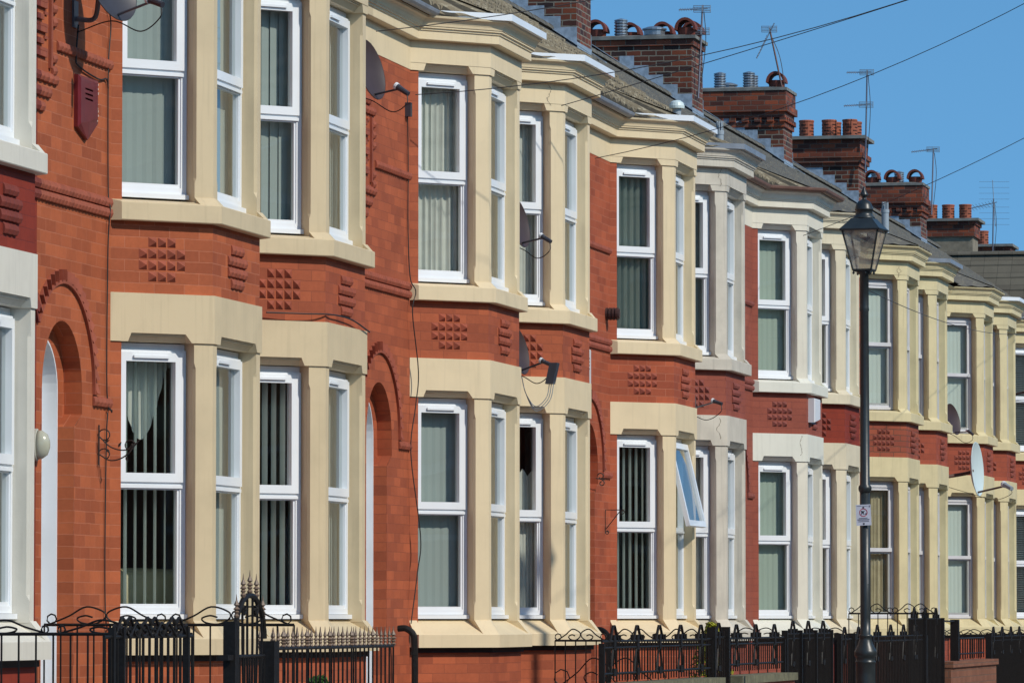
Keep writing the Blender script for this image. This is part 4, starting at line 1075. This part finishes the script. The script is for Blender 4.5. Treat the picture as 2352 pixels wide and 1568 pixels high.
def aerial(label, base, top, kind, arms):
    t = thing('tv_aerial', label, 'aerial', base, 'television aerials on the chimney stacks')
    b = MB(); wt(b, [base, top], .016, 6); wpart('mast', b, plain('rusty_mast', srgb(96, 66, 58), .7) if kind == 'rust' else plain('mast_grey', srgb(92, 92, 104), .4, .4), t)
    T = Vector(top); Bv = Vector(base)
    for f, typ, dx, dz in arms:
        c = Bv.lerp(T, f)
        b = MB(); e = c + Vector((dx, -.05, dz)); wt(b, [c + Vector((.08, 0, -dz * .2)), e], .011, 5)
        if typ == 'panel':
            for q in range(5): wt(b, [c + Vector((-.13, -.06, .045 - q * .025)), c + Vector((.13, -.0, .045 - q * .025))], .005, 4)
            for q in (-.13, 0, .13): wt(b, [c + Vector((q, -.05, -.055)), c + Vector((q, -.05, .05))], .005, 4)
            for q in range(8):
                p_ = c.lerp(e, .25 + q * .1); wt(b, [p_ + Vector((0, -.06, -.03)), p_ + Vector((0, .06, .03))], .0045, 4)
        else:
            for q in range(9):
                p_ = c.lerp(e, q / 8); wt(b, [p_ + Vector((-.04, -.12, .05)), p_ + Vector((.04, .12, -.05))], .005, 4)
            for q in range(4):
                for s_ in (1, -1): wt(b, [c + Vector((.05 - .36, -.1, s_ * (.09 + q * .13))), c + Vector((.05 + .30, .05, s_ * (.09 + q * .13)))], .0028, 4)
            wt(b, [c + Vector((.04, 0, -.52)), c + Vector((-.02, 0, .52))], .009, 4)
        wpart('antenna', b, ALU, t)
    b = MB(); wt(b, smooth([T + Vector((.02, 0, -.1)), T.lerp(Bv, .4) + Vector((.07, .03, 0)), T.lerp(Bv, .9) + Vector((.03, 0, 0))]), .006, 4); wpart('lead', b, CABLE, t)
aerial('aerial with two antennas on the tallest stack left of the leaning mast', (-13.30, 78.3, 7.9), (-13.26, 78.5, 9.35), 'grey', [(.97, 'boom0', -.5, 0), (.72, 'panel', -.3, .04)][1:] + [(.96, 'panel', -.36, -.01)])
aerial('leaning rusty aerial mast on the dentilled stack', (-13.32, 87.3, 8.65), (-13.63, 87.5, 10.0), 'rust', [(.99, 'panel', -.22, -.5)])
aerial('tall straight aerial with two small antennas on the five-pot stack', (-13.22, 96.4, 8.3), (-13.19, 96.5, 10.2), 'grey', [(.98, 'panel', -.38, .0), (.66, 'panel', -.42, -.02)])
aerial('slim aerial with one antenna on the red corbelled stack', (-13.15, 105.8, 8.2), (-13.13, 106.0, 9.58), 'grey', [(.98, 'panel', -.45, -.05)])
aerial('spiky comb-like aerial behind the roughcast stack', (-13.08, 116.2, 7.9), (-13.06, 116.3, 9.35), 'grey', [(.93, 'yagi', -.55, -.12)])

# telephone wires to one pole beyond the right edge of the photo
PX, PY = 3.6, 46.0
t = thing('telegraph_pole', 'wooden telegraph pole across the street holding the fanning wires, out of the picture', 'telegraph pole', (PX, PY, GZ - .1))
b = MB(); b.lathe(PY, PX, [(.15, GZ - .1), (.13, 5), (.10, 12.5), (.05, 12.6)], 14); wpart('pole', b, plain('creosoted_wood', srgb(84, 66, 52), .9, nz=.4, nscale=20), t)
b = MB()
for q in range(8): a = q * math.pi / 4; wt(b, [(PX, PY, 12.3 - .2 * (q % 3)), (PX + .2 * math.cos(a), PY + .2 * math.sin(a), 12.3 - .2 * (q % 3))], .02, 5)
wpart('insulator_pegs', b, DKMETAL, t)
def wire(label, a, ez, S, r=.004, end=None):
    e = end or (PX, PY, ez); b = MB(); pts = []
    for i in range(41):
        f = i / 40; pts.append(tuple(a[k] + (e[k] - a[k]) * f - (4 * S * f * (1 - f) if k == 2 else 0) for k in range(3)))
    wt(b, pts, r, 5); o = obj('telephone_wire', b, plain('weathered_wire', srgb(52, 50, 52), .6)); tag(o, label, 'wire', 'telephone wires fanning out to the houses')
wire('topmost wire, crossing the cornice left of the curtained bay', (-9.84, 42.0, 4.85), 10.8, 1.08)
wire('wire anchored beside the curtained upstairs window', (-9.80, 43.3, 4.45), 11.25, 1.5)
wire('wire starting at the upper window behind the upper dark dish', (-9.3, 47.2, 4.72), 8.75, .2)
wire('wire starting at the red wall left of the bay with tilted casement', (-9.84, 51.7, 4.63), 12.25, 1.5)
wire('lowest wire, passing behind the lamp finial from the off-white bay', (-9.3, 62.3, 4.6), 10.25, .8)
wire('thin cable from the lamp post down to the far yellow bays', (-6.28, 45.9, 2.90), 0, .14, .004, (-9.3, 87.3, 4.75))
# ------------------------------------------------------------------ street lamp and its notice
LX, LY = -6.3, 45.85
t = thing('street_lamp', 'old-style black street lamp with square glass lantern and finial', 'street lamp', (LX, LY, GZ))
LBLK = plain('lamp_dark_green_black', srgb(44, 50, 52), .38, nz=.25, nscale=12, bmp=.15)
b = MB(); b.lathe(LY, LX, [(.12, GZ), (.12, GZ + .06), (.09, GZ + .10), (.086, -.50), (.086, -.40), (.091, -.395), (.091, -.385), (.086, -.38), (.086, -.345), (.094, -.34), (.100, -.325), (.100, -.30), (.094, -.285), (.068, -.235), (.056, -.195), (.052, -.17), (.060, -.165), (.060, -.15), (.046, -.145), (.046, 0), (.044, 1.10)], 24)
o = obj('base_column', b.mesh('base_column', True), LBLK, t); rel(o, t.location)
b = MB(); b.lathe(LY, LX, [(.044, 1.10), (.056, 1.12), (.060, 1.14), (.056, 1.16), (.043, 1.175), (.040, 2.2), (.038, 2.70), (.044, 2.72), (.040, 2.74), (.040, 3.03), (.07, 3.05), (.07, 3.065)], 20)
o = obj('post', b.mesh('post', True), LBLK, t); rel(o, t.location)
RZ = Matrix.Translation((LX, LY, 0)) @ Matrix.Rotation(R(-6), 4, 'Z')
hb, ht, zb, zt = .082, .162, 3.07, 3.425
def lbox(b, fn): fn(b); xform(b, RZ)
b = MB()
for sx, sy in ((1, 1), (1, -1), (-1, -1), (-1, 1)):
    b.tube([(sy * hb, sx * hb, zb), (sy * ht, sx * ht, zt)], .0085, 4)
for h_, z_ in ((hb, zb), (ht, zt)):
    for (a, c) in (((1, 1), (1, -1)), ((1, -1), (-1, -1)), ((-1, -1), (-1, 1)), ((-1, 1), (1, 1))): b.tube([(a[1] * h_, a[0] * h_, z_), (c[1] * h_, c[0] * h_, z_)], .010, 4)
b.box(-hb, hb, -hb, hb, zb - .012, zb - .004)
for sx, sy in ((1, .5), (1, -1), (-1, -1), (-1, 1), (.4, 1), (.4, -1)): b.lathe(sy * hb * .95, sx * hb * .95, [(.001, zb - .04), (.011, zb - .03), (.011, zb - .02), (.004, zb - .012)], 8)
xform(b, RZ); wpart('lantern_frame', b, LBLK, t)
LG = bpy.data.materials.new('hazy_lantern_glass'); LG.use_nodes = True
_n = LG.node_tree; _p = _n.nodes['Principled BSDF']; _p.inputs['Roughness'].default_value = .25
_g = _n.nodes.new('ShaderNodeNewGeometry'); _ns = N(_n, 'ShaderNodeTexNoise', Scale=9.0, Detail=3.0); _n.links.new(_g.outputs['Position'], _ns.inputs['Vector'])
_n.links.new(ramp(_n, _ns.outputs[0], .4, .65, srgb(150, 142, 140), srgb(205, 188, 160)), _p.inputs['Base Color'])
_n.links.new(ramp(_n, _ns.outputs[0], .35, .7, (.35, .35, .35, 1), (.7, .7, .7, 1)), _p.inputs['Alpha'])
b = MB()
for (a, c) in (((1, 1), (1, -1)), ((1, -1), (-1, -1)), ((-1, -1), (-1, 1)), ((-1, 1), (1, 1))):
    b.poly([(a[1] * hb, a[0] * hb, zb), (c[1] * hb, c[0] * hb, zb), (c[1] * ht, c[0] * ht, zt), (a[1] * ht, a[0] * ht, zt)])
xform(b, RZ); wpart('lantern_glass', b, LG, t)
b = MB()
def sq(h_, z): return [(h_, h_, z), (h_, -h_, z), (-h_, -h_, z), (-h_, h_, z)]
b.loft([sq(.178, 3.415), sq(.182, 3.43), sq(.172, 3.44), sq(.13, 3.485), sq(.098, 3.525), sq(.09, 3.53)])
xform(b, RZ); wpart('lantern_roof', b, LBLK, t)
b = MB(); b.lathe(LY, LX, [(.10, 3.525), (.098, 3.54), (.078, 3.555), (.075, 3.60), (.082, 3.603), (.082, 3.612), (.079, 3.62), (.072, 3.65), (.052, 3.68), (.024, 3.697), (.016, 3.702), (.015, 3.714), (.022, 3.722), (.038, 3.736), (.038, 3.742), (.022, 3.77), (.012, 3.795), (.002, 3.815)], 20)
o = obj('finial', b.mesh('finial', True), LBLK, t); rel(o, t.location)
for sx, sy in ((1, 1), (1, -1), (-1, -1), (-1, 1)):
    pass
b = MB(); wbox(b, LX + .028, LX + .0295, LY - .038, LY - .030, .30, .52); wpart('sticker', b, plain('sticker_white', srgb(225, 228, 230), .5), t)
sg = thing('notice_sign', 'small white dog-fouling notice with red circle, strapped to the lamp post', 'sign', (LX, LY, .9))
SM = Matrix.Translation((LX - .005, LY - .06, .905)) @ Matrix.Rotation(R(6), 4, 'Z') @ Matrix.Rotation(R(-2.5), 4, 'Y')
def spart(name, rects, mat, d, extra=None):
    b = MB()
    for x0, x1, z0, z1 in rects: b.box(-d, -d + .0012 if d else .003, x0, x1, z0, z1)
    if extra: extra(b)
    xform(b, SM); wpart(name, b, mat, sg)
spart('plate', [(-.066, .066, -.092, .092)], plain('sign_white', srgb(196, 200, 214), .4), 0)
def ringf(b):
    n = 28; r0, r1 = .036, .030
    b.loft([[(-.0016, .0 + r * math.sin(2 * math.pi * k / n), .022 + r * math.cos(2 * math.pi * k / n)) for k in range(n)] for r in (r0, r1)], cap=False)
    c, s_ = math.cos(R(45)), math.sin(R(45))
spart('red_circle', [], plain('sign_red', srgb(170, 40, 60), .5), .002, ringf)
def dogf(b):
    pl = [(-.020, .004), (-.017, .018), (-.019, .038), (-.012, .040), (-.010, .034), (.006, .036), (.012, .041), (.013, .034), (.006, .030), (.003, .018), (.006, .004), (.002, .004), (-.002, .016), (-.010, .016), (-.015, .004)]
    b.loft([[(e, x, z) for x, z in pl] for e in (-.0018, -.0012)])
    pl = [(.012, .002), (.013, .012), (.022, .013), (.024, .020), (.027, .012), (.026, .002), (.023, .002), (.022, .008), (.016, .008), (.015, .002)]
    b.loft([[(e, x, z) for x, z in pl] for e in (-.0018, -.0012)])
spart('symbol', [(-.006, .008, .060, .072), (-.008, .006, -.084, -.070)], plain('sign_black', srgb(40, 40, 48), .6), .002, dogf)
spart('text_lines', [(-.058, -.012, .080, .083), (-.008, .040, .078, .080), (.050, .060, .068, .084), (-.040, .034, -.030, -.024), (-.054, .050, -.044, -.036), (-.048, .046, -.058, -.052)], plain('sign_grey', srgb(110, 112, 128), .6), .002)

# ------------------------------------------------------------------ garden railings
FX = -7.6
GR = 'iron garden railings in front of the terrace'
def scroll_top(b, P0, P1, z, h, n, r=.006, flip=False):
    """pairs of C scrolls standing on a rail from P0 to P1 (x,y)"""
    dx, dy = P1[0] - P0[0], P1[1] - P0[1]; L = math.hypot(dx, dy); ux, uy = dx / L, dy / L
    w = L / n
    for i in range(n):
        c = w * (i + .5)
        for s_ in (-1, 1):
            pts = []
            prof = [(.46, .02), (.30, .42), (.16, .86), (.02, .62), (.015, .30), (.10, .04), (.20, .10), (.235, .30), (.17, .44), (.11, .36)]
            for q, zz in prof: pts.append((P0[0] + ux * (c + s_ * q * w), P0[1] + uy * (c + s_ * q * w), z + zz * h))
            wt(b, smooth(pts, 5), r, 5)
            e = (P0[0] + ux * (c + s_ * .44 * w), P0[1] + uy * (c + s_ * .44 * w), z + h * .28)
            R_ = h * .24
            wt(b, [(e[0] + ux * R_ * math.cos(a_), e[1] + uy * R_ * math.cos(a_), e[2] + R_ * math.sin(a_)) for a_ in [(-.3 + k * .28) * math.pi * s_ * -1 + (0 if s_ < 0 else math.pi) for k in range(7)]], r, 5)
def panel(label, P0, P1, z0, z1, sp, finial=None, scroll=0, sh=.14, rb=.0062, zrail=None, grp=GR, name='garden_railing', rail=.010, midrail=None, plus=None):
    t = thing(name, label, 'railing' if name == 'garden_railing' else 'gate', (P0[0], P0[1], GZ), grp)
    dx, dy = P1[0] - P0[0], P1[1] - P0[1]; L = math.hypot(dx, dy); ux, uy = dx / L, dy / L
    for zz, rr in [(z1, rail), (z0 + .06, rail)] + ([(midrail, rail * .8)] if midrail is not None else []):
        b = MB(); wt(b, [(P0[0], P0[1], zz), (P1[0], P1[1], zz)], rr, 5); wpart('rail', b, BLACK, t)
    b = MB(); n = max(1, int(round(L / sp)))
    for i in range(n + 1):
        q = L * i / n; wt(b, [(P0[0] + ux * q, P0[1] + uy * q, z0), (P0[0] + ux * q, P0[1] + uy * q, z1 + (0 if finial != 'spear' else .03))], rb, 5)
    wpart('bars', b, BLACK, t)
    if finial == 'spear':
        for i in range(n + 1):
            b = MB()
            q = L * i / n; x, y = P0[0] + ux * q, P0[1] + uy * q; big = i % 5 == 2
            k = 1.5 if big else 1.0
            b.lathe(y, x, [(.006, z1), (.013 * k, z1 + .012), (.007, z1 + .022), (.012 * k, z1 + .034), (.008, z1 + .042), (.015 * k, z1 + .05), (.006, z1 + .062), (.012 * k, z1 + .072), (.004, z1 + .10), (.001, z1 + .128)], 6)
            wpart('spear_tip', b, TAN, t)
    if finial == 'A':
        nA = max(1, int(L / .95))
        for i in range(nA):
            b = MB()
            q = L * (i + .5) / nA; x, y = P0[0] + ux * q, P0[1] + uy * q
            for s_ in (-1, 1):
                wt(b, smooth([(x, y + s_ * .17, z1), (x, y + s_ * .07, z1 + .09), (x, y + s_ * .03, z1 + .12)], 4), .012, 5)
                wt(b, [(x, y + s_ * .24, z1), (x, y + s_ * .24, z1 + .05)], .014, 5)
                wt(b, [(x, y + s_ * .03, z1 - .05), (x, y + s_ * .13, max(z0 + .06, -.46))], .010, 5)
            wbox(b, x - .012, x + .012, y - .045, y + .045, z1 - .07, z1 + .05)
            wbox(b, x - .014, x + .014, y - .06, y + .06, max(z0 + .04, -.47), max(z0 + .1, -.42))
            wpart('ornament', b, BLACK, t)
    if scroll:
        b = MB(); scroll_top(b, P0, P1, z1, sh, scroll); wpart('scroll', b, BLACK, t)
    if plus: plus(t)
    return t
# dividers run from the house to the street front
panel('divider railing at the far left, lower of the two with wide spaced bars', (-9.2, 28.0), (FX, 28.0), -1.3, -.09, .1, scroll=2, sh=.09)
panel('divider railing in front of the first bay, with tall wire scrolls', (-9.85, 32.63), (-8.18, 32.63), -1.3, -.045, .113, scroll=2, sh=.135)
panel('divider railing with heart scrolls under the double-dish bay', (-9.2, 46.39), (-7.78, 46.39), -1.3, -.205, .097, scroll=3, sh=.12,
      plus=lambda t: [wpart('heart_scroll', (lambda b: (scroll_top(b, (-9.2, 46.40), (-8.2, 46.40), -.62, .30, 1, .006), b)[1])(MB()), BLACK, t)])
panel('raised divider railing with scrolls directly left of and behind the lamp post', (-8.47, 60.23), (-7.45, 60.23), -1.3, .05, .115, scroll=2, sh=.13)
panel('divider railing with scrolls behind the black panels left of the lamp', (-9.2, 55.6), (-7.7, 55.6), -1.3, -.22, .10, scroll=2, sh=.13)
panel('small divider railing behind the brick wall right of the lamp', (-8.9, 69.43), (-7.7, 69.43), -1.3, -.24, .1, scroll=2, sh=.10)
panel('scrolled divider in front of the white dish bay', (-9.2, 73.99), (-7.7, 73.99), -1.3, -.27, .11, scroll=2, sh=.12)
# fronts
def straps(P0, P1, z, hh):
    def f(t):
        b = MB(); scroll_top(b, (FX, P0), (FX, P1), z, hh * 1.1, 3, .0095); scroll_top(b, (FX + .01, P0 + .25), (FX + .01, P1 - .25), z, hh * .8, 2, .0085)
        wpart('strap_scroll', b, BLACK, t)
        for y in (P0 - .02, P0 + .17, P1 - .02):
            b = MB(); wbox(b, FX - .017, FX + .017, y - .017, y + .017, GZ, z + .05); wpart('post', b, BLACK, t)
        b = MB(); wbox(b, FX - .03, FX - .023, P0, P0 + .25, z - .30, z - .26); wpart('latch', b, BLACK, t)
    return f
panel('scroll-topped iron gate at lower left', (FX, 26.25), (FX, 28.0), -1.3, -.10, .125, name='garden_gate', rb=.0085, rail=.010, plus=straps(26.42, 27.9, -.10, .105))
def archgate(t):
    y0, y1 = 28.93, 29.60; yc = (y0 + y1) / 2; b = MB()
    wt(b, [(FX, yc + (y1 - y0) * .5 * -math.cos(a_), -.12 + .25 * math.sin(a_)) for a_ in [math.pi * k / 18 for k in range(19)]], .017, 6)
    for s_ in (-1, 1): wt(b, spiral((FX, yc + s_ * .13, .055), .05, .02, math.pi / 2 + s_ * .4, -.9 * s_, 'y'), .012)
    wpart('arch', b, BLACK, t)
    b = MB()
    for q in (-.28, -.17, -.06, .06, .17, .28):
        wt(b, [(FX, yc + q * .4, GZ + .2), (FX, yc + q, -.15)], .008, 5); wt(b, [(FX, yc + q, -.15), (FX, yc + q, -.12 + .25 * math.sqrt(max(0, 1 - (q / .34) ** 2)))], .008, 5)
    wpart('fanned_bars', b, BLACK, t)
    for q, z in ((-.30, .00), (-.15, .12), (0, .14), (.15, .12), (.30, -.0)):
        b = MB(); k = 1.3; b.lathe(yc + q, FX, [(.007, z - .01), (.014 * k, z + .012), (.008, z + .022), (.013 * k, z + .034), (.008, z + .042), (.016 * k, z + .05), (.006, z + .064), (.013 * k, z + .074), (.005, z + .10), (.001, z + .135)], 6)
        wpart('spear_tip', b, TAN, t)
    b = MB(); wbox(b, FX - .035, FX + .035, 28.80, 28.90, GZ, -.02); wpart('post', b, BLACK, t)
    b = MB(); wbox(b, FX - .045, FX + .045, 29.66, 29.78, GZ, -.135); wpart('post', b, BLACK, t)
    b = MB(); wbox(b, FX - .03, FX + .03, 28.66, 28.79, -.24, -.21); wpart('latch', b, BLACK, t)
panel('arched iron gate with five bronze spear tips', (FX, 28.93), (FX, 29.60), -1.3, -.22, .11, name='garden_gate', plus=archgate)
panel('front railing with row of bronze spear tips right of the arched gate', (FX, 29.82), (FX, 32.95), -1.3, -.18, .115, 'spear', rail=.011)
panel('second short row of bronze spear tips behind the spear railing', (-7.78, 30.2), (-7.78, 32.6), -1.3, -.185, .30, 'spear', rail=.009)
def post_row(ys, z, w=.038):
    def f(t):
        for y in ys:
            b = MB(); wbox(b, FX - w, FX + w, y - w, y + w, GZ, z); wpart('post', b, BLACK, t)
    return f
panel('black front railing below the tilted-casement bay, left stretch', (FX, 40.2), (FX, 45.35), -.50, -.185, .125, 'A', midrail=-.235, plus=post_row((40.2, 45.35), -.2, .022))
panel('black iron gate with looped top left of the tall panels', (FX, 45.4), (FX, 46.15), -1.3, -.17, .11, 'A', name='garden_gate', rb=.009, plus=post_row((45.4, 46.15), -.08))
panel('black front railing under the grey bay', (FX, 46.2), (FX, 49.55), -.48, -.185, .125, 'A', midrail=-.235, plus=post_row((46.2, 49.55), -.2, .022))
panel('tall dense black gates directly left of the lamp post', (FX, 49.65), (FX, 52.7), -1.3, -.155, .085, 'A', name='garden_gate', rb=.010, midrail=-.20, plus=post_row((49.65, 50.6, 51.6, 52.7), -.12, .028))
panel('black front railing partly behind the lamp post', (FX, 53.2), (FX, 55.3), -1.3, -.22, .13, 'A', rb=.009, plus=post_row((53.25, 54.3), -.16))
panel('black front railing right of the lamp post', (FX, 55.7), (FX, 60.1), -1.3, -.20, .13, 'A', rb=.009, midrail=-.25, plus=post_row((55.7, 60.3), -.2))
panel('tall black gate with capped posts right of the lamp', (FX, 58.9), (FX, 61.9), -1.3, -.01, .12, 'A', name='garden_gate', rb=.010, plus=post_row((60.2, 61.9), .0))
def one(t):
    b = MB(); wbox(b, FX - .05, FX + .05, 63.2, 63.32, GZ, -.02); wpart('post', b, BLACK, t)
    b = MB(); wt(b, [(FX, 61.9, -.04), (FX, 63.2, -.04)], .010, 5); wpart('rail', b, BLACK, t)
panel('thin black railing above the low brown brick wall', (FX, 63.3), (FX, 66.3), -.50, -.25, .24, rb=.008, plus=one)
panel('dense black railing in front of the white dish bay', (FX, 66.9), (FX, 78.3), -1.3, -.24, .12, 'A', rb=.012, midrail=-.29, plus=post_row((66.9, 73.6, 78.3), -.2))
panel('dense black railing running out at the right edge', (FX, 78.6), (FX, 92), -1.3, -.24, .13, 'A', rb=.012, midrail=-.29)
# dwarf walls
COPE = plain('mossy_coping', srgb(118, 116, 92), .9, nz=.45, nscale=9, bmp=.5)
def dwarf(label, y0, y1, zt, mat, cope=True):
    t = thing('garden_wall', label, 'low wall', (FX, y0, GZ), 'low garden walls')
    b = MB(); b.box(y0, y1, FX - .11, FX + .11, GZ, zt - .07); wpart('brickwork', b, mat, t)
    b = MB(); b.box(y0 - .01, y1 + .01, FX - .14, FX + .14, zt - .07, zt); wpart('coping', b, COPE if cope else mat, t)
dwarf('low wall with mossy coping below the left stretch of black railing', 40.2, 45.3, -.52, BR['brick_red'])
dwarf('low wall with mossy coping under the grey bay railing', 46.25, 49.55, -.52, BR['dark_red'])
dwarf('low bare brown brick wall right of the lamp', 61.95, 66.75, -.52, brickmat('brown_wall_brick', srgb(142, 96, 74), srgb(126, 82, 62), srgb(112, 88, 74), ms=.006), False)
dwarf('low garden wall at the lower left, below the frame', 20.0, 26.1, -.62, BR['orange'])

# ------------------------------------------------------------------ plants and a bin
def plant(name, label, c, rad, h, n, cols, seed):
    t = thing(name, label, 'shrub', (c[0], c[1], GZ)); r_ = random.Random(seed)
    b = MB()
    for i in range(n):
        a, v_, rr = r_.uniform(0, 2 * math.pi), r_.random(), r_.random() ** .5
        w = rad * (math.sin(math.pi * min(.98, .12 + v_ * .86)) ** .6)
        p = Vector((c[0] + math.cos(a) * rr * w, c[1] + math.sin(a) * rr * w, GZ + .1 + v_ * h))
        s_ = r_.uniform(.018, .04); d1 = Vector((r_.uniform(-1, 1), r_.uniform(-1, 1), r_.uniform(-.2, 1))).normalized() * s_; d2 = Vector((r_.uniform(-1, 1), r_.uniform(-1, 1), r_.uniform(-1, 1))).normalized() * s_ * .5
        q = [p - d1, p + d2, p + d1, p - d2]; b.mi = r_.randint(0, 1)
        b.poly([(v.y, v.x, v.z) for v in q])
    wpart('foliage', b, cols, t)
    b = MB(); wt(b, [(c[0], c[1], GZ), (c[0], c[1], GZ + h * .7)], .02, 6, .008); wpart('stem', b, plain('bark', (.08, .05, .03, 1), .9), t)
plant('shrub', 'narrow yellow-green shrub glimpsed through the black gate', (-8.35, 49.9), .22, 1.25, 2600, [plain('leaf_yellow_green', srgb(150, 150, 30), .7), plain('leaf_olive', srgb(90, 100, 22), .7)], 4)
plant('shrub', 'round dark green bush whose top shows behind the spear railing', (-8.5, 34.6), .22, .89, 2600, [plain('leaf_green', srgb(60, 100, 35), .7), plain('leaf_green_dark', srgb(34, 66, 24), .7)], 9)
t = thing('wheelie_bin', 'blue wheelie bin behind the black railing at lower right', 'bin', (-8.3, 75.0, GZ))
BLUE = plain('blue_bin_plastic', srgb(20, 62, 130), .4, nz=.1)
b = MB(); b.prism([(74.75, -8.55), (75.25, -8.55), (75.25, -8.05), (74.75, -8.05)], GZ + .06, -.68, [(74.70, -8.60), (75.30, -8.60), (75.30, -8.0), (74.70, -8.0)]); wpart('body', b, BLUE, t)
b = MB(); b.prism([(74.67, -8.62), (75.33, -8.62), (75.33, -7.97), (74.67, -7.97)], -.68, -.62, [(74.72, -8.58), (75.28, -8.58), (75.28, -8.02), (74.72, -8.02)]); wpart('lid', b, BLUE, t)
for s_ in (74.72, 75.24):
    b = MB(); wt(b, [(-8.58, s_, GZ + .1), (-8.58, s_ + .05, GZ + .1)], .10, 14); wpart('wheel', b, CABLE, t)

t = thing('sofa', 'cream armchair back seen through the lowest panes of the largest bay', 'armchair', (-9.93, 35.3, -.5), None)
CRM = plain('cream_leather', srgb(205, 196, 160), .5, nz=.15)
FA = (34.314, -9.9)
def sfx(pts): return [(34.314 + a, -9.9 + o, z) for a, o, z in pts]
b = MB()
rings = []
for k in range(13):
    tt = -.15 + 1.25 * k / 12
    n_ = 14; ring = []
    for q in range(n_):
        a_ = 2 * math.pi * q / n_
        d = -.62 + .11 * math.cos(a_) * (1 + .06 * math.sin(k * 1.1)); z = (.22 if math.sin(a_) > 0 else -.5) + (.10 * math.sin(a_) if math.sin(a_) > 0 else 0)
        p = fp('cant', tt, d, z + .03 * math.sin(math.pi * k / 12)); ring.append((34.314 + p[0], -9.9 + p[1], p[2]))
    rings.append(ring)
b.loft(rings); o = obj('backrest', b.mesh('backrest', True), CRM, t); rel(o, t.location)
b = MB(); b.loft([[(34.314 + fp('cant', q, d, 0)[0], -9.9 + fp('cant', q, d, 0)[1], z) for q, d in ((0, -.75), (1.0, -.75), (1.0, -1.4), (0, -1.4))] for z in (-.5, -.05)]); wpart('seat', b, CRM, t)

# hairline cracks and flaked patches in the paint of the bays
CRK = plain('crack_dark', srgb(120, 108, 92), .9)
def crack(hk, face, t, z0, z1, seed, d=.0015):
    h = HO[hk]; r_ = random.Random(seed); b = MB(hk[1] == 'b'); n = 14; pts = []
    for i in range(n + 1): pts.append((t + r_.uniform(-.012, .012) + .02 * math.sin(i * .6 + seed), z0 + (z1 - z0) * i / n))
    for (ta, za), (tb, zb) in zip(pts, pts[1:]):
        w = r_.uniform(.0015, .0045)
        b.poly([fp(face, ta - w, d, za), fp(face, ta + w, d, za), fp(face, tb + w, d, zb), fp(face, tb - w, d, zb)])
    obj('paint_crack', b, CRK, h)
crack((2, 'b'), 'rear', .10, 4.74, 4.94, 3, .006); crack((2, 'b'), 'rear', .12, 1.96, 2.19, 4); crack((2, 'b'), 'front', 1.15, 4.72, 4.9, 8, .006)
crack((1, 'b'), 'rear', .17, 4.74, 4.93, 5, .006); crack((4, 'a'), 'cant', .66, 4.72, 4.88, 6, .006); crack((4, 'a'), 'cant', .70, 4.76, 4.84, 9, .006)
crack((3, 'a'), 'cant', .72, 1.96, 2.2, 12); crack((5, 'b'), 'front', .3, 4.75, 4.92, 15, .006)
